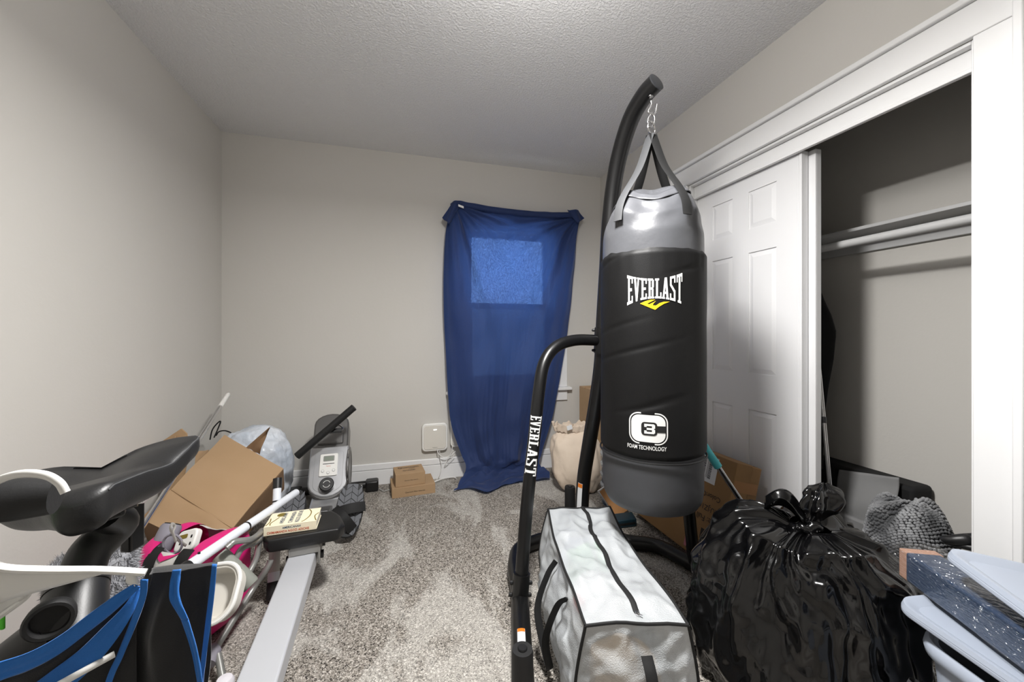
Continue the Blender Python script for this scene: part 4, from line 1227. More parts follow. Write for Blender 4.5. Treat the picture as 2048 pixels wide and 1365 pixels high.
# ================================================================== BLACK BIN BAG
def binbag():
    c = CW(.905, 1.25, 0)
    t = thing('bin_bag', 'bulging glossy black bin bag tied in a knot', 'bin bag', (c.x, c.y, 0))
    kn = PX(1612, 1066, 1.215)
    def fn(u, v):
        a = 2 * math.pi * u
        ca, sa = math.cos(a), math.sin(a)          # lateral, depth
        prof = [(0, (.002, .006)), (.08, (.22, .004)), (.14, (.275, .03)), (.25, (.302, .11)), (.40, (.302, .22)), (.55, (.282, .335)), (.68, (.235, .425)), (.80, (.175, .482)), (.90, (.085, .500)), (.96, (.030, .492)), (1, (.014, .497))]
        r = interp([(q, p[0]) for q, p in prof], v); z = interp([(q, p[1]) for q, p in prof], v)
        lobe = 1 + .05 * math.cos(a * 2 + .5) + .08 * nz(ca * 1.3, sa * 1.3, v * 2.4)
        kx = smooth((v - .35) / .6)
        # pleats running up into the knot
        ph = a + .5 * (v - .5) + .35 * nz(ca * 2, sa * 2, v * 3)
        pl = (math.sin(ph * 11) * .5 + math.sin(ph * 23 + 1) * .32 + math.sin(ph * 37 + 2.2) * .2)
        r = r * lobe + .016 * pl * smooth((v - .25) / .35) * (1 - .75 * smooth((v - .85) / .15))
        z += .014 * pl * kx * (1 - smooth((v - .9) / .1))
        # diagonal stretch creases on the flanks
        cr = abs(nz(ca * 3 + v * 2.5, sa * 3, v * 3.2)) - .3 * abs(nz(ca * 7, sa * 7 + v * 4, v * 6))
        r += -.035 * cr * smooth(v / .2) * (1 - kx * .6) + .012 * nz(ca * 6, sa * 6, v * 13)
        # shoulder lump on the side facing the heavy bag
        z += .035 * math.exp(-((a - 2.45) / .6) ** 2) * smooth((v - .45) / .25) * (1 - smooth((v - .86) / .1))
        z += .012 * math.exp(-((a - 4.7) / .7) ** 2) * smooth((v - .5) / .25) * (1 - smooth((v - .86) / .1))
        shift = smooth((v - .5) / .5)
        cx = lerp(.905, (1612 - HX) / FPX * 1.215, shift); cd = lerp(1.25, 1.215, shift)
        return CW(cx + r * ca, cd + r * sa, max(z, .004))
    MB().grid(fn, 260, 120, cu=True).build('sack', 'black_film', t, ang=180)
    # knot and twisted tail
    K = CW((1612 - HX) / FPX * 1.215, 1.215, .495)
    def knot(u, v):
        a = 2 * math.pi * u; b_ = 2 * math.pi * v
        R_, r_ = .026, .017 * (1 + .25 * math.sin(a * 5 + b_ * 2))
        return K + RT * ((R_ + r_ * math.cos(b_)) * math.cos(a)) + FW * ((R_ + r_ * math.cos(b_)) * math.sin(a)) + Vector((0, 0, r_ * math.sin(b_) + .010 + .006 * math.cos(a)))
    MB().grid(knot, 40, 16, cu=True, cv=True).build('knot', 'black_film', t, ang=180)
    T0 = K; T1 = PX(1648, 968, 1.23)
    def tail(u, v):
        a = 2 * math.pi * u
        p = lerp(T0, T1, v) + RT * .012 * math.sin(v * 3)
        r = interp([(0, .014), (.2, .022), (.45, .045), (.7, .056), (.88, .045), (1, .006)], v)
        r *= 1 + .20 * math.sin(a * 6 + v * 3) + .3 * nz(math.cos(a) * 2, math.sin(a) * 2, v * 5)
        return p + RT * r * math.cos(a) + FW * r * .75 * math.sin(a) + Vector((0, 0, .012 * nz(math.cos(a) * 3, v * 4, math.sin(a) * 3)))
    MB().grid(tail, 60, 36, cu=True).build('tail', 'black_film', t, ang=180)
    def ear(base, tip, wid, sd):
        def g(u, v):
            p = lerp(base, tip, v)
            w_ = wid * math.sin(math.pi * min(1, .12 + .8 * v)) * (u * 2 - 1)
            p = p + RT * w_ * .6 + FW * w_ * .7 + Vector((0, 0, .020 * math.sin(u * 9 + v * 4 + sd) + .05 * math.sin(math.pi * v)))
            return p
        MB().grid(g, 26, 22).build('loose_ear', 'black_film', t, ang=180, solid=.001)
    ear(K + Vector((0, 0, .01)), PX(1530, 1005, 1.30), .07, 0)
    ear(K + Vector((0, 0, .008)), PX(1705, 1085, 1.22), .06, 2)
binbag()

# ================================================================== MIRROR CARTON
def mirror_carton():
    e0, e1 = 1.42, 2.04
    t = thing('flat_carton', 'tall flat brown mirror carton leaning against the sliding door', 'carton', (1.45, 1.7, 0))
    up = (Vector((1.476, 0, .508)) - Vector((1.345, 0, 0))).normalized(); th = Vector((up.z, 0, -up.x))
    Hh, T = .525, .150
    o = Vector((1.345, e0, .034))
    # two telescoping halves show as a front slab, a thin slit and a back slab
    MB().obox(o, (0, e1 - e0, 0), up * (Hh - .03), th * (T * .60)).build('front_half', 'cardboard_dark', t, bevel=.003)
    MB().obox(o + th * (T * .62) + Vector((0, .004, 0)), (0, e1 - e0 - .008, 0), up * (Hh - .036), th * (T * .38)).build('back_half', 'cardboard_dark', t, bevel=.003)
    MB().obox(o + th * (T * .55) + Vector((0, .006, 0)), (0, e1 - e0 - .012, 0), up * (Hh - .05), th * (T * .1)).build('inner_core', 'cardboard_inner', t)
    # packing tape over the corner
    tape = MB().obox(o + up * (Hh - .16) - Vector((0, .0008, 0)) + th * .004, (0, .0006, 0), up * .05, th * .135).build('tape', 'tan_board', t)
    N = -th                                         # outward face normal (towards the room)
    fu = Vector((0, -1, 0))                         # to the right as seen from the room
    f0 = Vector((1.345, e0, .034)) - th * .0008
    def fp(y, h):
        return f0 + Vector((0, y - e0, 0)) + up * h
    MB().obox(fp(1.625, .355), fu * .105, up * .125, N * .0004).build('shipping_label', 'label_paper', t, label='white shipping label with barcodes')
    random.seed(3)
    for (y0, y1, h0, h1) in ((1.613, 1.592, .372, .470), (1.570, 1.553, .372, .470)):
        h = h0
        bc = MB()
        while h < h1:
            k = random.uniform(.0012, .0045)
            bc.obox(fp(y0, h) + N * .0006, fu * (y0 - y1), up * k, N * .0002)
            h += k + random.uniform(.0012, .003)
        bc.build('barcode', 'print_black', t, smooth=False)
    for q in range(4):
        MB().obox(fp(1.583 - q * .004, .375) + N * .0006, fu * .0012, up * .09, N * .0002).build('fine_print', 'print_black', t, smooth=False)
    # upside-down printing
    for s_, y, h, w_ in (('Color:Gold', 1.545, .300, .150), ('SKU:JZ16354-', 1.550, .245, .20), ('Size: Full Len', 1.555, .190, .20)):
        put_text(s_, fp(y, h), -fu, -up, 'print_black', t, width=w_, off=.0010)
    ci = fp(1.605, .118)
    cp = [ci + N * .0008 + (fu * math.cos(a) + up * math.sin(a)) * .026 for a in [2 * math.pi * q / 28 for q in range(29)]]
    MB().tube(cp, .0018, 5, cap=False).build('handling_mark', 'print_black', t)
    MB().obox(ci - fu * .010 + N * .0004 - up * .002, fu * .020, up * .004, N * .0004).build('handling_mark', 'print_black', t)
    MB().obox(ci - fu * .002 + N * .0004 - up * .015, fu * .004, up * .030, N * .0004).build('handling_mark', 'print_black', t)
    MB().obox(fp(1.545, .095), fu * .030, up * .05, N * .0004).build('handling_mark', 'print_black', t)
    MB().obox(fp(1.63, .02), fu * .09, up * .06, N * .0004).build('pink_sticker', 'print_pink', t, label='faded pink sticker')
mirror_carton()

# ================================================================== MOP WITH TURQUOISE GRIP
a_, b_ = PX(1400, 880, 1.60), PX(1484, 1006, 1.61)
dm = (b_ - a_).normalized()
end = a_ + dm * ((a_.z - .02) / -dm.z)
mp = thing('mop', 'mop with turquoise grip and chrome pole behind the bin bag', 'mop', (end.x, end.y, 0))
MB().tube([a_, a_ + dm * .012, a_ + dm * .07, a_ + dm * .135], [.013, .0165, .0155, .0165], 18).build('grip', 'turquoise', mp)
MB().tube([a_ + dm * .13, end], .0105, 16).build('pole', 'chrome', mp)
MB().obox(end - RT * .04 - FW * .02 - Vector((0, 0, .015)), RT * .08, FW * .04, (0, 0, .03)).build('head', 'black_plastic', mp, bevel=.006)

# ================================================================== CLOSET CONTENTS
def blob(name, lab, cat, fn, m_, nu=48, nv=30, parent=None, group=None, **k):
    o = MB().grid(fn, nu, nv, cu=True).build(name, m_, parent, **k)
    if parent is None:
        tag(o, lab, cat, group)
    return o
# chrome broom pole in the corner of the closet
p0, p1 = PXX(1618, 520, 2.02), PXX(1659, 968, 1.93)
dv = (p1 - p0).normalized(); pe = p1 + dv * ((p1.z - .004) / -dv.z)
br_ = thing('broom', 'chrome broom pole leaning inside the closet behind the bin bag', 'broom', (pe.x, pe.y, 0))
MB().tube([p0 - dv * .1, pe], .0095, 14).build('pole', 'chrome', br_)
jm = p0 + (p1 - p0) * .72
MB().tube([jm, jm + dv * .03], .0115, 14).build('joint_sleeve', 'cap_metal', br_)
# black garment bag hanging from the rod
g0 = [(1.520, 1.475), (1.490, 1.40), (1.450, 1.27), (1.415, 1.19), (1.393, 1.108), (1.405, .97), (1.43, .825), (1.45, .65), (1.455, .42)]
def garment(u, v):
    a = 2 * math.pi * u
    z = lerp(1.46, .42, v)
    edge = interp([(1.475 - q[1], q[0]) for q in g0], 1.475 - z)
    c, hw = (edge + 2.05) / 2, (2.05 - edge) / 2
    if v < .03:
        hw *= v / .03 + .05
    return Vector((2.035 + .05 * math.sin(a) * (1 + .2 * math.sin(a * 5 + z * 6)) * (.3 + .7 * smooth(v * 5)), c - hw * math.cos(a), z))
gm = thing('hanging_coat', 'black coat hanging from the closet rod behind the sliding door', 'coat', (1.99, 1.8, .42))
MB().grid(garment, 40, 40, cu=True).build('cloth', 'closet_black', gm)
MB().tube(spline([(2.03, 1.78, 1.44), (2.0, 1.78, 1.47)] + [(1.95 + .0235 * math.cos(math.radians(q)), 1.78, 1.51 + .0235 * math.sin(math.radians(q))) for q in range(0, 200, 30)], 5), .0028, 8).build('hanger_hook', 'chrome', gm)
# black case on the closet floor, grey felt organiser panel against it
t = thing('black_case', 'black soft storage case on the closet floor behind the grey organiser', 'case', (2.17, 1.35, 0))
MB().box(2.12, 2.245, 1.135, 1.72, .002, .435).build('body', 'closet_black', t, bevel=.02, seg=3)
MB().box(2.108, 2.119, 1.30, 1.40, .36, .38).build('grab_handle', 'strap_black', t, bevel=.003)
def felt(u, v):
    P00, P10 = PXX(1665, 1075, 2.035), PXX(1788, 1075, 2.045)
    P01, P11 = PXX(1679, 940, 2.10), PXX(1798, 956, 2.10)
    p = lerp(lerp(P00, P10, u), lerp(P01, P11, u), v)
    p.x -= .018 * math.sin(math.pi * u) * math.sin(math.pi * v) + .012 * nz(u * 3, v * 3, 1)
    return p
t = thing('felt_organiser', 'folded grey felt organiser leaning on the black case', 'organiser', (2.0, 1.35, 0))
MB().grid(felt, 30, 24).build('front_panel', 'felt_grey', t, solid=.006, fix=False)
MB().obox(Vector((2.02, 1.25, .003)), (.07, 0, 0), (0, .24, 0), (0, 0, .24)).build('folded_base', 'felt_grey', t, bevel=.01)
# chenille bath mat thrown in a heap
cm = CW(1.545, 1.50, 0)
def mat_surf(u, v):
    a = 2 * math.pi * u
    ca, sa = math.cos(a), math.sin(a)
    r = .225 * math.sin(v * math.pi / 2) ** .8
    rx, ry = .85, .62
    z = .445 * (1 - v ** 2.6) + .035 * math.sin(a * 3 + .8) * v * (1 - v) * 3 + .03 * nz(ca * 2, sa * 2, v * 3)
    z -= .10 * smooth(ca) * v
    return CW(1.545 + r * rx * ca * (1 + .12 * math.sin(a * 2)), 1.50 + r * ry * sa, max(z, .012))
t = thing('bath_mat', 'grey chenille bath mat heaped up in the closet doorway', 'bath mat', (cm.x, cm.y, 0))
MB().grid(mat_surf, 60, 34, cu=True).build('backing', 'dark_knit', t, ang=180)
nb = MB()
ico = bmesh.new(); bmesh.ops.create_icosphere(ico, subdivisions=1, radius=1.0)
ico.verts.index_update()
IV = [v.co.copy() for v in ico.verts]; IF = [tuple(v.index for v in f.verts) for f in ico.faces]; ico.free()
random.seed(11)
for j in range(38):
    v = .03 + .95 * j / 37
    n_ = int(8 + 92 * math.sin(v * math.pi / 2) ** .8)
    for i in range(n_):
        p = mat_surf((i + .5 * (j % 2) + random.uniform(-.2, .2)) / n_, v)
        if (p - cm).dot(FW) > .12:
            continue
        q = mat_surf((i + .5) / n_, min(1, v + .02)); s_ = random.uniform(.0050, .0068)
        nb.add([p + Vector((w_.x * s_ * 1.15, w_.y * s_ * 1.15, w_.z * s_ + .003)) for w_ in IV], IF)
nb.build('chenille_nubs', 'chenille', t, kind='stuff', fix=False)
# leather handle and striped cup by the jamb
hp = [Vector((1.79, .70, .42)), PXX(1897, 1084, 1.74), PXX(1907, 1081, 1.74), PXX(1930, 1080, 1.755), PXX(1950, 1079, 1.772), Vector((1.79, .69, .50)), Vector((1.80, .60, .455))]
t = thing('handbag', 'dark brown leather handbag handle beside the closet casing', 'bag', (1.84, .86, 0))
MB().tube(spline(hp, 6), [.010 + .008 * smooth(k / 20) for k in range(37)], 12).build('handle', 'leatherette', t)
MB().box(1.76, 1.90, .47, .69, .003, .46).build('body', 'closet_black', t, bevel=.03, seg=3)
t = thing('striped_canister', 'slim white canister with black stripes standing against the closet casing', 'canister', (1.775, .785, 0))
MB().lathe([(.026, .002), (.030, .01), (.030, .36), (.026, .385), (.020, .395)], (1.775, .785, 0), n=28).build('body', 'white_plastic', t)
for z0 in (.345, .372):
    MB().lathe([(.0305, z0), (.0302, z0 + .007)], (1.775, .785, 0), n=28, cap=False).build('stripe', 'print_black', t)

# ================================================================== STORAGE TUBS, LIDS, WRAPPED PACK
ux, uy = RT.copy(), -FW.copy()                  # lateral, towards the viewer
def lid(name, label, c0, u, v, n, L, Wd, th=.022, rim=.030, parent_cat='lid'):
    """c0 = far left corner; u across, v along"""
    t = thing(name, label, 'lid', c0)
    o = c0 + u * Wd / 2 + v * L / 2
    MB().prism(rrect(Wd, L, .045, 7), o - n * th, u, v, n * (th * .55)).build('skirt', 'bin_plastic', t, bevel=.003)
    out, inn = rrect(Wd, L, .045, 7), rrect(Wd - 2 * rim, L - 2 * rim, .025, 7)
    m = len(out)
    mid = rrect(Wd - .9 * rim, L - .9 * rim, .036, 7)
    vs = [o + u * a + v * b - n * th * .45 for a, b in out] + [o + u * a * .985 + v * b * .99 for a, b in out] + [o + u * a + v * b for a, b in mid] + [o + u * a + v * b - n * .011 for a, b in inn]
    fs = []
    for r_ in range(3):
        for k in range(m):
            q = (k + 1) % m
            fs.append((r_ * m + k, r_ * m + q, r_ * m + m + q, r_ * m + m + k))
    fs.append(tuple(3 * m + k for k in range(m)))
    MB().add(vs, fs).build('top', 'bin_plastic', t, ang=35)
    return t
def tub(name, label, c0, u, v, L, Wd, H_):
    t = thing(name, label, 'storage tub', c0 * 1.0)
    o = c0 + u * Wd / 2 + v * L / 2
    def ringv(k, z, rr):
        return [Vector((o.x, o.y, z)) + u * a + v * b for a, b in rrect(Wd * k, L * k, rr, 7)]
    layers = [ringv(.86, .004, .05), ringv(.97, H_ - .03, .055), ringv(.97, H_, .055), ringv(.94, H_, .05), ringv(.83, .014, .045)]
    vs = sum(layers, []); m = len(layers[0]); fs = [tuple(range(m - 1, -1, -1))]
    for r_ in range(len(layers) - 1):
        for k in range(m):
            q = (k + 1) % m
            fs.append((r_ * m + k, r_ * m + q, r_ * m + m + q, r_ * m + m + k))
    fs.append(tuple((len(layers) - 1) * m + k for k in range(m)))
    MB().add(vs, fs).build('body', 'bin_plastic', t, ang=35)
    # rolled rim standing out from the wall
    ro = [Vector((o.x, o.y, H_ - .012)) + u * a + v * b for a, b in rrect(Wd * 1.0, L * 1.0, .06, 7)]
    MB().tube(ro + [ro[0]], .0125, 8, cap=False, flat=(1.5, .8), up=(0, 0, 1)).build('rim', 'bin_plastic', t)
    return t
lu = (CW(1, .13, 0)).normalized(); lv = CW(.02, -1, 0).normalized()
tb = tub('storage_tub', 'pale grey plastic storage tub with its lid sitting askew', CW(.955, .925, 0), lu, lv, .56, .36, .388)
c_l1 = CW(.935, .962, .450)
lid1 = lid('tub_lid', 'pale grey tub lid resting askew on the filled tub', c_l1, lu, lv, Vector((0, 0, 1)), .60, .42)
# clothes filling the tub
def fill(u, v):
    a = 2 * math.pi * u; r = v
    p = CW(.955, .925, 0) + lu * (.18 + .155 * r * math.copysign(abs(math.cos(a)) ** .7, math.cos(a))) + lv * (.28 + .25 * r * math.copysign(abs(math.sin(a)) ** .7, math.sin(a)))
    p.z = .385 + .035 * (1 - r ** 3) + .01 * nz(p.x * 9, p.y * 9, 1)
    return p
tag(MB().grid(fill, 40, 14, cu=True).build('folded_laundry', 'closet_black'), 'dark folded laundry inside the pale grey tub', 'laundry')
# second lid leaning by the closet casing
A_ = PX(1876, 1104, .925) + Vector((0, 0, .018)); B_ = PX(2048, 1232, .730) + Vector((0, 0, .018))
v2 = (B_ - A_).normalized(); u2 = RT * .99 - Vector((0, 0, .12)); u2 = (u2 - v2 * u2.dot(v2)).normalized()
n2 = u2.cross(v2)
if n2.z < 0:
    n2 = -n2
lid('tub_lid', 'pale grey tub lid tilted up between wrapped pack and closet casing', A_, u2, v2, n2, .46, .30)
# wrapped pack
q0 = CW(1.034, 1.050, .533)
pd = CW(-.18, -.984, 0).normalized(); pu = CW(.984, -.18, 0).normalized(); pn = Vector((0, 0, 1))
pk = thing('wrapped_pack', 'long blue grey pack in clear plastic wrap lying across the tub lid', 'package', q0 - pn * .080)
MB().obox(q0 - pn * .079 + pd * .03, pu * .078, pd * .52, pn * .076).build('pack_body', 'pack_blue', pk, bevel=.006)
MB().obox(q0 - pn * .079 + pu * .082 + pd * .05, pu * .030, pd * .50, pn * .055).build('side_strip', 'pack_blue', pk, bevel=.006)
MB().obox(q0 - pn * .079 + pd * .006 + pu * .002, pu * .082, pd * .028, pn * .074).build('card_end', 'pack_end', pk, bevel=.003)
def wrap(u, v):
    a = 2 * math.pi * u
    w_ = .056 + .004 * nz(v * 6, math.cos(a) * 2, 3)
    sq = lambda c: math.copysign(abs(c) ** .35, c)
    p = q0 - pn * .0395 + pu * .055 + pd * (-.012 + .56 * v) + pu * (w_ + .008) * sq(math.cos(a)) + pn * (.0400 + .003 * nz(v * 9, math.sin(a) * 2, 1)) * sq(math.sin(a))
    return p
MB().grid(wrap, 48, 50, cu=True).build('clear_wrap', 'clear_wrap', pk, ang=60)
# dark knit throw squeezed in between bin bag and tub
def throw(u, v):
    a = 2 * math.pi * u
    r = .036 + .006 * nz(math.cos(a) * 3, math.sin(a) * 3, v * 6)
    k = math.sin(math.pi * min(1, .1 + v * .85)) ** .5
    return CW(.922 + .005 * v + r * .6 * k * math.cos(a), .915 - .02 * v + r * k * .9 * math.sin(a), lerp(.006, .30, v))
t = MB().grid(throw, 30, 30, cu=True).build('knit_throw', 'dark_knit')
tag(t, 'dark grey knit throw squeezed beside the pale grey tub', 'throw')

# ================================================================== CORNER BEHIND THE STAND
def sack(u, v):
    a = 2 * math.pi * u; ph = math.pi * (v * .996 + .002)
    nx, ny, nzv = math.sin(ph) * math.cos(a), math.sin(ph) * math.sin(a), math.cos(ph)
    sq = lambda q, e: math.copysign(abs(q) ** e, q)
    k = 1 + .10 * nz(nx * 2, ny * 2, nzv * 2) + .035 * nz(nx * 7, ny * 7, nzv * 7)
    x = .178 * k * sq(nx, .75); y = .10 * k * sq(ny, .9); z = .215 * k * sq(nzv, .7)
    z = max(z, -.212)
    # gathered mouth at the top
    if nzv > .75:
        z += .02 * math.sin(a * 9) * (nzv - .75) * 4
    lean = (z + .2) * .22
    return CW(.475 + x - lean * .35, 2.715 + y + lean, .218 + z)
pw_ = thing('cloth_sack', 'stuffed cream cloth sack slumped against the window wall corner', 'sack', CW(.475, 2.72, .004))
MB().grid(sack, 80, 50, cu=True).build('stuffed_body', 'pillow_cream', pw_, ang=180)
def frill(u, v):
    a = 2 * math.pi * u
    rr = 1 + .10 * v + .06 * math.sin(a * 17) * v
    p = CW(.435 + .130 * rr * math.cos(a), 2.80 + .06 * rr * math.sin(a), .405 + .045 * v + .020 * nz(math.cos(a) * 4, math.sin(a) * 4, v) * (.4 + v) + .004 * math.sin(a * 23) + .022 * math.exp(-((a - 2.9) / .35) ** 2) * v)
    return p
MB().grid(frill, 120, 8, cu=True).build('gathered_mouth', 'pillow_cream', pw_, solid=.004)
tgp = PX(1135, 862, 2.70)
MB().obox(tgp, RT * .035 + Vector((0, 0, .012)), Vector((0, 0, .030)) - RT * .006, FW * .002).build('sewn_tag', 'label_paper', pw_, label='white sewn tag')
t = thing('tall_carton', 'tall plain brown carton standing in the corner behind the stand', 'carton', (1.53, 2.85, 0))
MB().box(1.43, 1.625, 2.76, 2.975, .002, .665).build('body', 'cardboard', t, bevel=.004)
MB().box(1.429, 1.626, 2.862, 2.872, .655, .6665).build('tape', 'tan_board', t)
# stack of clear tubs with navy bands behind the heavy bag
tc_ = CW(.690, 2.52, 0)
t = thing('bottle_crate', 'clear ribbed plastic crate with navy bands behind the punching bag', 'crate', (tc_.x, tc_.y, .0))
for k in range(4):
    z0 = .105 + k * .066
    MB().lathe([(.098, z0), (.115, z0 + .008), (.118, z0 + .026), (.108, z0 + .036)], tc_, n=32).build('clear_rib', 'clear_tub', t)
    MB().lathe([(.106, z0 + .0365), (.108, z0 + .050), (.102, z0 + .065)], tc_, n=32).build('navy_band', 'navy_plastic', t)
MB().lathe([(.100, .0), (.106, .010), (.106, .104)], tc_, n=32).build('base', 'navy_plastic', t)
t = thing('metal_tray', 'wood and metal serving tray propped under the punching bag', 'tray', CW(.62, 2.33, 0))
ta, tb_ = PX(1199, 984, 2.375), PZ(1234, 1036, .004)
td = (tb_ - ta).normalized(); tu = (RT * .97 - FW * .2).normalized(); tu = (tu - td * tu.dot(td)).normalized()
tn = tu.cross(td)
Lt = (tb_ - ta).length
MB().obox(ta, td * Lt, tu * .11, tn * .008).build('board', 'tan_board', t, bevel=.002)
MB().obox(ta - tu * .010, td * Lt, tu * .010, tn * .018).build('metal_edge', 'chrome', t, bevel=.003)
MB().obox(ta - tu * .010 - td * .010, tu * .12, td * .010, tn * .018).build('metal_edge', 'chrome', t, bevel=.003)
t = thing('yoga_block', 'dark teal foam block on carpet under the punching bag', 'foam block', CW(.66, 2.22, 0))
MB().obox(CW(.585, 2.19, .002), RT * .125 + FW * .03, FW * .09, (0, 0, .045)).build('block', 'teal_dark', t, bevel=.006, seg=3)
MB().obox(CW(.595, 2.190, .018), RT * .105 + FW * .025, FW * .002, (0, 0, .012)).build('side_groove', 'black_rubber', t)

# ================================================================== PILE BESIDE THE ROWING MACHINE
def sheet(corners, th, nu=10, nv=10, warp=.004, sd=0):
    """warped slab through four corners (a,b,c,d in order), thickness th away from the viewer"""
    A, B, C_, D = [Vector(q) for q in corners]
    n = (B - A).cross(D - A).normalized()
    if n.dot(Vector((0, 0, CAMZ)) - A) < 0:
        n = -n
    def top(u, v):
        return lerp(lerp(A, B, u), lerp(D, C_, u), v) + n * warp * nz(u * 2.2 + sd, v * 2.2, sd)
    m = MB()
    g1 = MB().grid(top, nu, nv); g2 = MB().grid(lambda u, v: top(u, v) - n * th, nu, nv)
    m.add(g1.v, g1.f); m.add(g2.v, [tuple(reversed(f)) for f in g2.f])
    for e in range(4):
        f = [lambda t: (t, 0), lambda t: (1, t), lambda t: (1 - t, 1), lambda t: (0, 1 - t)][e]
        g = MB().grid(lambda u, v: top(*f(u)) - n * th * v, nu, 2)
        m.add(g.v, g.f)
    return m
cb = thing('open_carton', 'large open brown cardboard box tipped over on the clutter pile', 'carton', PX(400, 1040, 1.75) * Vector((1, 1, 0)) if False else Vector((PX(400, 1040, 1.75).x, PX(400, 1040, 1.75).y, 0)))
fA, fB, fC, fD = PX(449, 870, 2.12), PX(567, 938, 2.03), PX(465, 1057, 1.74), PX(342, 979, 1.80)
sheet((fA, fB, fC, fD), .006, warp=.010, sd=1).build('side_panel', 'cardboard', cb, ang=30)
gC, gD = PX(399, 1095, 1.66), PX(281, 1038, 1.70)
sheet((fD, fC, gC, gD), .006, warp=.008, sd=2).build('flap', 'cardboard', cb, ang=30)
# torn ear next to the saddle, standing flap behind, and the inner walls
sheet((PX(392, 904, 2.02), PX(418, 900, 2.06), fD + (fA - fD) * .66, fD + (fA - fD) * .40), .005, warp=.004, sd=3).build('flap', 'cardboard', cb, ang=30)
sheet((PX(541, 853, 2.10), PX(536, 862, 2.10), fB + (fA - fB) * .40, fB + (fA - fB) * .62), .005, warp=.02, sd=4).build('flap', 'cardboard_inner', cb, ang=30)
MB().tube([fD + (fC - fD) * .01, fD + (fC - fD) * .99], .0035, 6).build('score_line', 'cardboard', cb)
nn = (fB - fA).cross(fD - fA).normalized()
if nn.dot(Vector((0, 0, CAMZ)) - fA) > 0:
    nn = -nn
dp = nn * .16
sheet((gD + dp * .05, gC + dp * .05, gC + dp, gD + dp), .005, warp=.003, sd=5).build('inner_wall', 'cardboard_inner', cb, ang=30)
sheet((fB + dp * .04, fC + dp * .04, fC + dp, fB + dp), .005, warp=.003, sd=6).build('inner_wall', 'cardboard_inner', cb, ang=30)
# torn cardboard sheet against the left wall
def torn():
    P = [PX(326, 882, 1.90), PX(362, 858, 1.92), PX(373, 868, 1.93), PX(377, 905, 1.92), PX(362, 985, 1.90), PX(324, 985, 1.885), PX(324, 905, 1.90)]
    t = thing('cardboard_sheet', 'torn brown cardboard sheet propped against the wall behind saddle', 'cardboard', Vector((P[4].x, P[4].y, 0)))
    n = FW * .006
    m = MB(); k = len(P)
    m.add(P + [p + n for p in P], [tuple(range(k)), tuple(range(2 * k - 1, k - 1, -1))] + [(i, (i + 1) % k, k + (i + 1) % k, k + i) for i in range(k)])
    m.build('panel', 'cardboard', t, smooth=False)
    h0 = PX(345, 876, 1.905)
    for dx, dz, w_ in ((0, 0, .012), (.018, -.008, .010)):
        sheet((h0 + RT * dx + Vector((0, 0, dz)), h0 + RT * (dx + .012) + Vector((0, 0, dz + .010)), h0 + RT * (dx + .020) + Vector((0, 0, dz - .022)) - FW * w_, h0 + RT * (dx + .004) + Vector((0, 0, dz - .028)) - FW * w_), .003, 4, 4, .002).build('torn_tab', 'cardboard', t)
    edge = MB().obox(PX(325, 905, 1.902), RT * -.014, FW * .02, PX(324, 960, 1.84) - PX(325, 905, 1.902)).build('folded_edge', 'cardboard_inner', t)
torn()
# pale translucent bag of clothes
def pale(u, v):
    a = 2 * math.pi * u; ph = math.pi * (v * .996 + .002)
    nx, ny, nv_ = math.sin(ph) * math.cos(a), math.sin(ph) * math.sin(a), math.cos(ph)
    sq = lambda q, e: math.copysign(abs(q) ** e, q)
    k = 1 + .10 * nz(nx * 1.8 + 3, ny * 1.8, nv_ * 1.8) + .05 * nz(nx * 5, ny * 5, nv_ * 5) - .05 * abs(nz(nx * 7 + nv_ * 3, ny * 7, nv_ * 4))
    return CW(-1.60 + .222 * k * sq(nx, .85), 2.42 + .16 * k * sq(ny, .9), max(.006, .262 + .262 * k * sq(nv_, .8)))
pb_ = thing('clothes_bag', 'pale translucent plastic bag bulging with clothes by the wall', 'bag', CW(-1.60, 2.42, .004))
MB().grid(pale, 120, 70, cu=True).build('plastic_film', 'pale_film', pb_, ang=180)
# its black drawstring ends
for pts in ([(420, 880, 2.20), (424, 862, 2.20), (432, 850, 2.20), (441, 843, 2.20), (436, 858, 2.2), (428, 876, 2.19)], [(432, 872, 2.22), (438, 864, 2.22), (450, 862, 2.22), (462, 866, 2.25)]):
    MB().tube(spline([PX(*q) for q in pts], 5), .0035, 8).build('drawstring', 'strap_black', pb_)
# chrome broom stick with white grip
g0_, g1_ = PX(457, 788, 2.30), PX(262, 1090, 1.46)
dd = (g1_ - g0_).normalized()
bs_ = thing('broom_stick', 'thin chrome stick with white grip leaning across the cardboard box', 'broom', Vector((g1_.x, g1_.y, 0)))
MB().tube([g0_, g0_ + dd * .012, g0_ + dd * .125], [.008, .0125, .0125], 14).build('grip', 'white_plastic', bs_)
MB().tube([g0_ + dd * .12, g1_ + dd * .10], .0098, 12).build('pole', 'chrome', bs_)

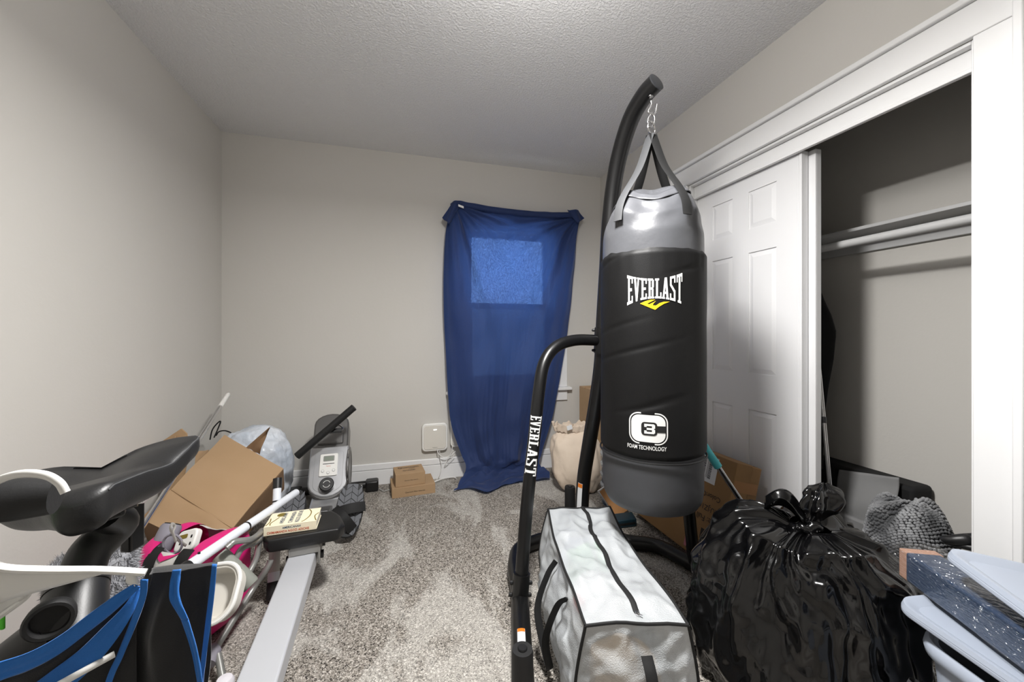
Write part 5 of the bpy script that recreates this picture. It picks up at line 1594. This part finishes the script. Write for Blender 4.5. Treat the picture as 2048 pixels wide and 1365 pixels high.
# gym bag: white mesh body, pink ends, black straps, pink curved tick
gb = CW(-1.180, 1.46, 0)
gx = (RT * .985 - FW * .17).normalized(); gy = (FW * .985 + RT * .17).normalized()
gbag = thing('gym_bag', 'pink and white gym bag with black straps stuffed open', 'bag', gb)
def gpt(a, th, r=1.0):
    """a -1..1 along, th angle; drooping soft cylinder"""
    k = 1 - .35 * abs(a) ** 5
    ry, rz = .125 * k, .164 * k
    c = math.cos(th); s = math.sin(th)
    z = .172 + rz * math.copysign(abs(s) ** .45, s) * r + .006 * nz(a * 4, th * 2, 1) + (.055 * a * a if s > 0 else 0)
    return gb + gx * (a * .150) + gy * (ry * math.copysign(abs(c) ** .6, c) * r) + Vector((0, 0, max(.004, z)))
MB().grid(lambda u, v: gpt(lerp(-.52, .52, u), math.pi * lerp(.68, 2.34, v)), 40, 48).build('mesh_body', 'mesh_white', gbag, ang=180, solid=.003)
for sg in (-1, 1):
    MB().grid(lambda u, v: gpt(sg * lerp(.50, 1.0, u), 2 * math.pi * v, 1.02), 24, 48, cv=True).build('end_panel', 'pink_nylon', gbag, ang=180)
    MB().grid(lambda u, v: gpt(sg * 1.0, 2 * math.pi * v, 1.02 * (1 - u * .98)) - gx * sg * 0, 12, 48, cv=True).build('end_cap', 'pink_nylon', gbag, ang=180)
    band = [gpt(sg * .42 - .03 * math.sin(q), math.pi * (1.05 - .9 * q / 16) + math.pi, 1.04) for q in range(17)]
    MB().tube([gpt(sg * .42, math.pi * (.66 + .74 * q / 24), 1.03) for q in range(25)], .024, 8, flat=(.10, 1), up=gx.cross(Vector((0, 0, 1))) + Vector((0, 0, .4))).build('strap', 'strap_black', gbag)
# tick mark on the front of the bag
def tick(u, v):
    t_ = u
    a = lerp(-.33, .30, t_)
    cen = interp([(0, 1.02), (.12, .82), (.3, .72), (.6, .88), (1, 1.15)], t_)
    wd = interp([(0, .02), (.15, .11), (.3, .10), (.6, .06), (1, .004)], t_)
    th = math.pi - (cen + (v - .5) * wd * 2)
    return gpt(a, th, 1.035)
MB().grid(tick, 24, 6).build('tick_mark', 'pink_nylon', gbag, label='pink curved tick mark', fix=False)
# things stuffed in the mouth of the gym bag
bo = PX(318, 1104, 1.42); bt_ = PX(345, 1050, 1.47)
t = thing('grey_bottle', 'matte grey drink sleeve poking out of the gym bag', 'bottle', bo)
MB().tube([bo, lerp(bo, bt_, .1), lerp(bo, bt_, .9), bt_], [.028, .034, .034, .030], 20).build('sleeve', 'tip_mauve', t)
MB().lathe([(.026, 0), (.026, .004)], bt_, bt_ - bo, 20).build('rim', 'black_rubber', t)
st_ = thing('sandal_strap', 'pale grey looped wrist strap standing out of the gym bag', 'strap', PX(345, 1105, 1.36))
sp_ = [PX(*q) for q in ((372, 1092, 1.39), (358, 1082, 1.39), (346, 1070, 1.39), (341, 1058, 1.39), (344, 1051, 1.39), (350, 1053, 1.39), (346, 1066, 1.38), (352, 1084, 1.37))]
MB().tube(spline(sp_, 6), .009, 8, flat=(.22, 1), up=FW + RT * .5).build('webbing', 'mesh_white', st_)
rp_ = [PX(350, 1086, 1.40) + RT * .034 * math.cos(a) + Vector((0, 0, .034 * math.sin(a))) - FW * .01 for a in [2 * math.pi * k / 24 for k in range(25)]]
MB().tube(rp_, .004, 8, cap=False).build('ring', 'tip_mauve', st_)
dv0 = PX(370, 1082, 1.42)
dvt = thing('handheld_device', 'white handheld device with open battery bay in gym bag', 'device', dv0)
dx_ = (RT * .93 + Vector((0, 0, .25))).normalized(); dz_ = (Vector((0, 0, .8)) + FW * .55 - RT * .12).normalized(); dn_ = dx_.cross(dz_)
if dn_.dot(FW) > 0:
    dn_ = -dn_
MB().prism(rrect(.078, .075, .020, 5), dv0, dx_, dz_, -dn_ * .028).build('shell', 'white_plastic', dvt, bevel=.006, seg=3)
MB().prism(rrect(.034, .014, .003, 3, -.012, .015), dv0 + dn_ * .0004, dx_, dz_, dn_ * .001).build('battery', 'print_olive', dvt)
for q in ((.022, .010), (.024, -.014), (-.016, -.006)):
    MB().prism(rrect(.006, .010, .002, 3, *q), dv0 + dn_ * .0004, dx_, dz_, dn_ * .0008).build('screw_slot', 'print_black', dvt)

# shag rug rolled up
sr = CW(-1.178, 1.10, 0); rc = Vector((sr.x, sr.y, .238))
ra = Vector((0, 0, 1))
rug = thing('shag_rug', 'fluffy grey shag rug rolled up and stood on end beside bike', 'rug', Vector((rc.x, rc.y, 0)))
RR, RL = .084, .470
MB().tube([rc - ra * RL / 2, rc + ra * RL / 2], RR, 28).build('roll', 'rug_grey', rug)
sh = MB()
random.seed(5)
rs = RT.copy(); rf = FW.copy()
for k in range(9000):
    s_ = random.uniform(-RL / 2, RL / 2); a = random.uniform(0, 2 * math.pi)
    d_ = rs * math.cos(a) + rf * math.sin(a)
    p = rc + ra * s_ + d_ * RR * .98
    tip = p + (d_ + Vector((random.uniform(-.7, .7), random.uniform(-.7, .7), random.uniform(-.7, .4)))).normalized() * random.uniform(.014, .026)
    if tip.z < .004 or p.z < .008:
        continue
    sd = ra.cross(d_) * random.uniform(-.0022, .0022) + ra * .0016
    sh.add([p - sd, p + sd, tip], [(0, 1, 2)])
for e in (-1, 1):
    for k in range(900):
        r_ = RR * math.sqrt(random.random()); a = random.uniform(0, 2 * math.pi)
        p = rc + ra * (RL / 2 * e) + (rs * math.cos(a) + rf * math.sin(a)) * r_
        tip = p + (ra * e + Vector((random.uniform(-.8, .8), random.uniform(-.8, .8), random.uniform(-.8, .8)))).normalized() * .02
        if min(tip.z, p.z) < .006:
            continue
        sh.add([p - rs * .0018, p + rs * .0018, tip], [(0, 1, 2)])
sh.build('pile', 'rug_grey', rug, smooth=False, kind='stuff', fix=False)

# white tubular folding frame
wf = thing('white_folding_frame', 'white tubular folding frame with black end caps beside rowing machine', 'frame', PZ(545, 1195, .0))
ta_, tb2 = PX(352, 1150, 1.17), PX(592, 986, 1.86)
MB().tube([ta_ + (tb2 - ta_) * .06, tb2], .0165, 18).build('long_tube', 'white_tube', wf)
MB().tube([ta_, ta_ + (tb2 - ta_) * .065], .019, 18).build('end_cap', 'black_plastic', wf)
jt = lerp(ta_, tb2, .47)
MB().lathe([(.0175, -.004), (.0175, .004)], jt, tb2 - ta_, 18).build('joint_ring', 'black_plastic', wf)
MB().lathe([(.004, 0), (.004, .006)], lerp(ta_, tb2, .13) + Vector((0, 0, .0155)), Vector((0, 0, 1)), 10).build('spring_button', 'black_plastic', wf)
MB().lathe([(.004, 0), (.004, .006)], lerp(ta_, tb2, .30) + RT * .012 - FW * .008, RT - FW, 10).build('spring_button', 'chrome', wf)
vb, vt_ = PZ(546, 1192, .022), PX(555, 962, 1.80)
vd = (vt_ - vb).normalized()
MB().tube([vb + vd * .055, vb + vd * .21], .0215, 18).build('foot_sleeve', 'mesh_white', wf)
MB().tube([vb + vd * .045, vb + vd * .085], .0222, 18).build('sleeve_collar', 'white_tube', wf)
MB().tube([vb + vd * .20, vt_ - vd * .03], .017, 18).build('upright_tube', 'white_tube', wf)
MB().tube([vt_ - vd * .035, vt_ + vd * .01], .019, 18).build('end_cap', 'black_plastic', wf)
MB().tube([vb - vd * .012, vb + vd * .05], .0245, 18).build('rubber_foot', 'black_rubber', wf)
MB().lathe([(.0178, -.003), (.0178, .003)], lerp(vb, vt_, .80), vd, 18).build('joint_ring', 'black_plastic', wf)

# grey bent tube frame with foam roller
gf = thing('grey_tube_frame', 'grey bent-tube frame with foam roller lying beside rowing machine', 'frame', PZ(420, 1330, 0))
def gt(pts, r=.0105, name='bent_tube'):
    return MB().tube(spline([PX(*q) for q in pts], 7), r, 14).build(name, 'grey_tube', gf)
gt([(541, 1121, 1.51), (539, 1128, 1.505), (530, 1144, 1.49), (505, 1180, 1.46), (470, 1235, 1.37), (432, 1296, 1.28)], .0115)
gt([(453, 1097, 1.33), (460, 1091, 1.34), (470, 1084, 1.355), (500, 1080, 1.40), (514, 1072, 1.47), (523, 1062, 1.56)])
gt([(452, 1152, 1.34), (458, 1142, 1.35), (468, 1125, 1.37), (484, 1098, 1.40), (512, 1085, 1.48), (527, 1072, 1.62), (538, 1054, 1.72)])
gt([(495, 1152, 1.40), (512, 1118, 1.46), (519, 1085, 1.56), (532, 1062, 1.70)])
f0, f1 = PX(439, 1110, 1.36), PX(503, 1172, 1.36)
MB().tube([f0, lerp(f0, f1, .04), lerp(f0, f1, .46), lerp(f0, f1, .5), lerp(f0, f1, .54), lerp(f0, f1, .96), f1], [.024, .027, .027, .0255, .027, .027, .024], 20).build('foam_roller', 'foam_grey', gf)
c0_, c1_ = PX(424, 1292, 1.29), PX(416, 1338, 1.21)
MB().tube([PX(433, 1296, 1.28), PX(424, 1306, 1.265), PX(414, 1330, 1.235)], [.020, .026, .024], 18).build('rubber_tip', 'tip_mauve', gf)
t2 = PX(449, 1372, 1.20)
MB().lathe([(.026, -.03), (.026, .012), (.020, .022), (.002, .025)], t2, Vector((0, 0, 1)), 20).build('rubber_tip', 'tip_white', gf)
MB().tube([t2 + Vector((0, 0, -.01)), PX(436, 1310, 1.26)], .0105, 12).build('cross_tube', 'grey_tube', gf)

# white plastic dish tub tipped on its side behind the jersey
wt = thing('dish_tub', 'white plastic dish tub tipped on edge behind the jersey', 'tub', PZ(430, 1255, .0))
to = PX(393, 1192, 1.24)
tx = (RT * .97 + FW * .05 + Vector((0, 0, .10))).normalized(); tz_ = (Vector((0, 0, .80)) + FW * .60 + RT * .10).normalized()
tz_ = (tz_ - tx * tz_.dot(tx)).normalized(); tn2 = tx.cross(tz_)
if tn2.dot(FW) < 0:
    tn2 = -tn2                                     # pointing away from the viewer
o_, i_ = rrect(.25, .165, .060, 8), rrect(.222, .138, .048, 8)
kk = len(o_)
vs = [to + tx * a + tz_ * b for a, b in o_] + [to + tx * a + tz_ * b for a, b in i_] + [to + tx * a * .9 + tz_ * b * .9 + tn2 * .045 for a, b in i_] + [to + tx * a * .93 + tz_ * b * .93 + tn2 * .055 for a, b in o_]
fs = []
for r_ in range(2):
    for k in range(kk):
        q = (k + 1) % kk
        fs.append((r_ * kk + k, r_ * kk + q, r_ * kk + kk + q, r_ * kk + kk + k))
for k in range(kk):
    q = (k + 1) % kk
    fs.append((k, q, 3 * kk + q, 3 * kk + k))
fs += [tuple(2 * kk + k for k in range(kk)), tuple(3 * kk + k for k in range(kk))]
MB().add(vs, fs).build('basin', 'ivory_plastic', wt, bevel=.003, ang=35)
ro = [to + tx * a + tz_ * b for a, b in rrect(.25, .165, .060, 8)]
MB().tube(ro + [ro[0]], .0065, 8, cap=False).build('rim', 'white_plastic', wt)

# ================================================================== EXERCISE BIKE
BKX = CW(-.70, .66, 0)
bike = thing('exercise_bike', 'black exercise bike with wide padded saddle beside the wall', 'exercise bike', (BKX.x, BKX.y, 0))
# saddle: nose towards the viewer, lobes at the back
nose = PX(152, 984, .56); rr_ = PX(352, 916, .69); rl_ = PX(70, 948, .75)
def sad(u, v):
    """u 0..1 across left-right, v 0..1 nose to tail"""
    a = 2 * u - 1
    w_ = interp([(0, .012), (.03, .024), (.08, .034), (.16, .044), (.3, .064), (.5, .100), (.7, .134), (.83, .150), (.92, .145), (.97, .122), (1, .090)], v)
    return a, w_
mid_b = lerp(rl_, rr_, .5); ldir = (mid_b - nose); SL = ldir.length; ldir.normalize()
wdir = (rr_ - rl_); wdir = (wdir - ldir * wdir.dot(ldir)).normalized(); sup = wdir.cross(ldir)
if sup.z < 0:
    sup = -sup
def saddle_pt(u, v):
    """u 0..1 round the section (0 = right rim, .25 = crown, .5 = left rim, .75 = underside), v nose to tail"""
    w_ = interp(SADW, v) * .94
    th = .026 * min(1, math.sqrt(max(0, min(v / .05, (1 - v) / .018)))) + .002
    an = 2 * math.pi * u
    c, s = math.cos(an), math.sin(an)
    a = math.copysign(abs(c) ** .6, c)
    hgt = interp([(0, -.010), (.1, .0), (.35, -.002), (.55, -.008), (.8, .004), (1, .012)], v)
    lobe = .014 * smooth((v - .45) / .35) * abs(a) - .012 * math.exp(-(a / .25) ** 2) * smooth((v - .35) / .3)
    back = -.022 * smooth((v - .9) / .1) * math.exp(-(a / .35) ** 2)
    zz = hgt + lobe + (th * .45 * abs(s) ** .8 if s > 0 else -th * 1.75 * abs(s) ** .5)
    return nose + ldir * (v * SL * 1.05 + back) + wdir * (a * w_ * (1 if s > 0 else 1 - .10 * abs(s))) + sup * (zz - .012)
SADW = [(0, .006), (.015, .020), (.05, .031), (.10, .038), (.18, .048), (.3, .066), (.5, .100), (.7, .134), (.83, .150), (.90, .152), (.95, .146), (.98, .130), (.993, .115), (1, .098)]
vv = [0, .004, .012, .025, .045] + [.07 + .9 * k / 40 for k in range(41)] + [.98, .99, .996, 1]
sm_ = MB()
sm_.grid(lambda u, v: saddle_pt(u, vv[min(len(vv) - 1, int(round(v * (len(vv) - 1))))]), 64, len(vv), cu=True)
sm_.add([saddle_pt(k / 64, 1) for k in range(64)], [tuple(range(64))]); sm_.add([saddle_pt(k / 64, 0) for k in range(64)], [tuple(range(64))])
sdl = sm_.build('saddle', 'leatherette', bike, ang=75)
MB().tube([saddle_pt(.035, .06 + .9 * k / 50) for k in range(51)], .0013, 6).build('seam', 'strap_web', sdl)
MB().tube([saddle_pt(.465, .06 + .9 * k / 50) for k in range(51)], .0013, 6).build('seam', 'strap_web', sdl)
# clamp, post, collar
cl = nose + ldir * SL * .62 - sup * .060
clp = MB().tube([cl - wdir * .045, cl + wdir * .045], .014, 14).build('saddle_clamp', 'black_steel', bike)
for e in (-1, 1):
    MB().lathe([(.012, 0), (.012, .008), (.007, .014)], cl + wdir * .046 * e, wdir * e, 8).build('clamp_nut', 'chrome', clp)
    MB().tube([cl + wdir * .022 * e + ldir * .07 + sup * .022, cl + wdir * .022 * e - ldir * .07 + sup * .018], .005, 8).build('saddle_rail', 'black_steel', clp)
MB().obox(cl - wdir * .03 - ldir * .02 - sup * .02, wdir * .06, ldir * .045, sup * .03).build('clamp_block', 'black_steel', bike, bevel=.005)
pt0 = cl - sup * .012 + ldir * .008
pm = [PX(236, 1045, .70), PX(210, 1074, .69), PX(181, 1105, .672), PX(163, 1150, .655), PX(155, 1200, .64)]
MB().tube(spline([pt0] + pm, 7), .028, 18, flat=(.9, 1.05)).build('seat_post', 'black_plastic', bike)
c0 = PX(156, 1168, .648); c1 = PX(146, 1245, .615)
MB().obox(PX(238, 1108, .735), RT * .022, FW * .03, PX(238, 1015, .735) - PX(238, 1108, .735)).build('slider_plate', 'black_steel', bike, bevel=.004)
cdv = (c1 - c0).normalized()
MB().tube([c0, c0 + cdv * .012, c1, c1 + cdv * .25], [.036, .0385, .040, .042], 24).build('frame_collar', 'black_plastic', bike)
MB().lathe([(.0395, -.004), (.0395, .006)], c0 + cdv * .004, cdv, 24).build('collar_lip', 'black_plastic', bike)
kc = PX(100, 1240, .57); kd = (Vector((0, 0, CAMZ)) - kc + Vector((0, 0, -.35)) - RT * .12).normalized()
kb = PX(146, 1222, .62)
MB().tube([kb, lerp(kb, kc, .85)], .018, 16).build('knob_stem', 'black_plastic', bike)
ko = MB().lathe([(.020, -.020), (.0265, -.010), (.0275, .004), (.025, .008), (.021, .008), (.019, -.004), (.001, -.006)], kc, kd, 32).build('adjust_knob', 'black_rubber', bike)
# main body: beam, flywheel shroud, feet
body = [c1 + cdv * .02, CW(-.80, .50, .52), CW(-.86, .34, .47), CW(-.90, .18, .45)]
MB().tube(spline(body, 6), .058, 20, flat=(1.0, .8)).build('main_beam', 'black_plastic', bike)
shc = CW(-.88, .36, .40)
MB().lathe([(.02, -.062), (.17, -.060), (.215, -.040), (.228, 0), (.215, .040), (.17, .060), (.02, .062)], shc, RT * .8 + FW * .25, 40).build('flywheel_shroud', 'black_plastic', bike)
MB().tube([c1 + cdv * .10, Vector((c1.x, c1.y, .05))], .030, 16).build('rear_leg', 'black_steel', bike)
lx = Vector((c1.x, c1.y, .032))
MB().tube([lx - RT * .17, lx + RT * .20], .030, 16).build('rear_stabilizer', 'black_steel', bike)
fx = CW(-.90, .10, .032)
MB().tube([fx - RT * .15, fx + RT * .22], .030, 16).build('front_stabilizer', 'black_steel', bike)
MB().tube([CW(-.90, .18, .45), Vector((fx.x, fx.y, .05))], .030, 16).build('front_leg', 'black_steel', bike)
hbA, hbB = CW(-.66, .255, .960), PX(112, 992, .375)
MB().tube([hbA, lerp(hbA, hbB, .9), hbB], [.019, .019, .0165], 20).build('handlebar', 'black_rubber', bike)
MB().tube([CW(-.90, .18, .45), CW(-.80, .17, .80), hbA], .022, 14).build('handlebar_stem', 'black_steel', bike)

# ================================================================== HANGER AND JERSEY
hg = thing('coat_hanger', 'white plastic coat hanger hooked over the bike handlebar', 'hanger', PX(-40, 1190, .36))
hk_ = [PX(*q) for q in ((-60, 1090, .335), (-55, 1030, .335), (-35, 985, .335), (0, 960, .335), (45, 948, .337), (90, 951, .340), (118, 966, .342), (131, 986, .343))]
MB().tube(spline(hk_, 7), .0034, 10).build('hook', 'white_plastic', hg)
arm_ = [PX(*q) for q in ((-60, 1090, .335), (-20, 1124, .34), (15, 1138, .345), (110, 1141, .36), (200, 1141, .375), (292, 1146, .39))]
MB().tube(spline(arm_, 6), .0036, 10, flat=(.9, 1.1)).build('shoulder', 'white_plastic', hg)
MB().tube([PX(262, 1146, .386), PX(264, 1160, .386), PX(272, 1172, .386)], [.0042, .0045, .0028], 10).build('strap_notch', 'white_plastic', hg)
arm2 = [PX(*q) for q in ((-60, 1090, .335), (-150, 1120, .33), (-260, 1150, .325))]
MB().tube(spline(arm2, 6), .0036, 10).build('shoulder', 'white_plastic', hg)
# tapering web below the shoulder and the slanting trouser bar
def web(u, v):
    tp_ = PX(lerp(-10, 215, u), 1143, lerp(.343, .378, u)); bt2 = PX(lerp(-10, 215, u), lerp(1208, 1146, u), lerp(.345, .378, u))
    return lerp(tp_, bt2, v)
MB().grid(web, 12, 5).build('web', 'white_plastic', hg, solid=.0015)
MB().tube([PX(229, 1309, .378), PX(100, 1380, .345), PX(-260, 1560, .30)], .0030, 10).build('trouser_bar', 'white_plastic', hg)

jr = thing('basketball_jersey', 'black sleeveless jersey with blue trim draped on the white hanger', 'jersey', PX(300, 1500, .40))
def strip(Lp, Rp, fold, name, m, nu=26, nv=60, sd=0, th=.0012, k=8):
    Ls, Rs = spline([PX(*q) for q in Lp], k), spline([PX(*q) for q in Rp], k)
    n = min(len(Ls), len(Rs)) - 1
    def fn(u, v):
        q = v * n; i = min(int(q), n - 1); t_ = q - i
        p = lerp(lerp(Ls[i], Ls[i + 1], t_), lerp(Rs[i], Rs[i + 1], t_), u)
        e = smooth(v * 5) * .8 + .2
        return p + FW * fold * e * (math.sin(u * 8 + 1.5 * math.sin(v * 4 + sd)) * .6 + nz(u * 4 + sd, v * 3, sd) * .9)
    return MB().grid(fn, nu, nv).build(name, m, jr, ang=180, solid=th, fix=False)
# body panel below shoulder seam
strip([(304, 1148, .400), (287, 1195, .398), (264, 1250, .396), (241, 1308, .394), (214, 1375, .392), (190, 1450, .392), (150, 1620, .395), (120, 1900, .40)],
      [(433, 1131, .420), (429, 1180, .418), (421, 1245, .416), (412, 1310, .414), (405, 1375, .412), (400, 1450, .412), (402, 1620, .415), (410, 1900, .42)], .010, 'front_panel', 'jersey_black', 40, 90, 1)
# shoulder yoke folding over the hanger
strip([(298, 1152, .402), (304, 1139, .412), (318, 1136, .424), (322, 1160, .430)], [(434, 1131, .420), (432, 1127, .430), (430, 1128, .438), (428, 1160, .442)], .002, 'shoulder_fold', 'jersey_black', 16, 30, 2)
strip([(345, 1141, .394), (340, 1175, .390), (342, 1205, .388), (362, 1240, .389)], [(362, 1139, .396), (358, 1175, .392), (362, 1206, .390), (376, 1240, .390)], .001, 'armhole_trim', 'jersey_blue', 6, 30, 3)
strip([(362, 1238, .391), (380, 1290, .392), (390, 1340, .392), (396, 1400, .392), (398, 1600, .394)], [(376, 1238, .391), (392, 1290, .392), (401, 1340, .392), (406, 1400, .392), (408, 1600, .394)], .001, 'armhole_trim', 'jersey_blue', 6, 30, 4)
strip([(424, 1129, .414), (419, 1180, .411), (410, 1250, .408), (402, 1320, .406), (396, 1390, .405), (394, 1600, .406)], [(434, 1129, .416), (430, 1180, .413), (421, 1250, .410), (412, 1320, .408), (406, 1390, .407), (406, 1600, .408)], .0005, 'side_trim', 'jersey_blue', 5, 40, 5)
# inner neckline trim
strip([(281, 1160, .386), (278, 1195, .385), (258, 1250, .383), (234, 1310, .381), (206, 1380, .379), (150, 1600, .378)], [(296, 1160, .388), (291, 1198, .387), (271, 1254, .385), (246, 1314, .383), (218, 1384, .381), (164, 1600, .380)], .0005, 'neck_trim', 'jersey_blue', 6, 40, 6)
# the two neckline bands sweeping to the left
strip([(-80, 1345, .330), (0, 1325, .345), (60, 1305, .352), (120, 1272, .360), (180, 1228, .368), (230, 1192, .376), (268, 1168, .384)],
      [(-80, 1400, .330), (0, 1362, .346), (60, 1340, .353), (120, 1308, .361), (180, 1262, .369), (230, 1222, .377), (280, 1176, .385)], .001, 'neck_band', 'jersey_blue', 8, 60, 7)
strip([(40, 1390, .352), (100, 1345, .360), (160, 1300, .368), (210, 1252, .376), (250, 1210, .384), (274, 1172, .392)],
      [(90, 1420, .353), (140, 1378, .361), (195, 1326, .369), (238, 1272, .377), (268, 1222, .385), (284, 1178, .393)], .001, 'neck_band', 'jersey_blue', 8, 60, 8)
# black cloth below the bands
strip([(-80, 1398, .336), (0, 1361, .352), (60, 1339, .359), (120, 1307, .367), (180, 1261, .375), (230, 1221, .383), (270, 1180, .391)],
      [(-80, 1900, .350), (0, 1900, .362), (60, 1900, .370), (120, 1900, .378), (180, 1900, .384), (230, 1900, .392), (272, 1900, .398)], .004, 'back_panel', 'jersey_black', 60, 40, 9)
# second white hanger and a green one seen at the edge
h2 = thing('coat_hanger', 'white plastic coat hanger hanging lower behind the jersey hanger', 'hanger', PX(0, 1230, .52))
MB().tube(spline([PX(*q) for q in ((-40, 1262, .50), (0, 1234, .50), (30, 1213, .505), (52, 1196, .51), (62, 1180, .51), (58, 1176, .51), (20, 1192, .505), (-40, 1215, .50))], 6), .0032, 8).build('bar', 'white_plastic', h2)
MB().grid(lambda u, v: lerp(PX(lerp(-30, 55, u), lerp(1212, 1182, u), .506), PX(lerp(-30, 50, u), lerp(1252, 1196, u), .506), v), 8, 4).build('web', 'white_plastic', h2, solid=.0012)
MB().tube(spline([PX(*q) for q in ((-40, 1238, .50), (-70, 1150, .47), (-75, 1040, .40), (-62, 1002, .36), (-40, 1000, .35))], 6), .0030, 8).build('hook', 'white_plastic', h2)
h3 = thing('green_hanger', 'bright green plastic hanger edge beside the white hangers', 'hanger', PX(-10, 1240, .55))
MB().obox(PX(-26, 1262, .55), PX(5, 1262, .55) - PX(-26, 1262, .55), FW * .004, PX(-26, 1145, .55) - PX(-26, 1262, .55)).build('panel', 'green_plastic', h3, bevel=.0015)
MB().tube(spline([PX(*q) for q in ((-20, 1150, .55), (-60, 1080, .50), (-85, 1010, .40), (-72, 985, .36), (-50, 990, .345))], 6), .003, 8).build('hook', 'green_plastic', h3)
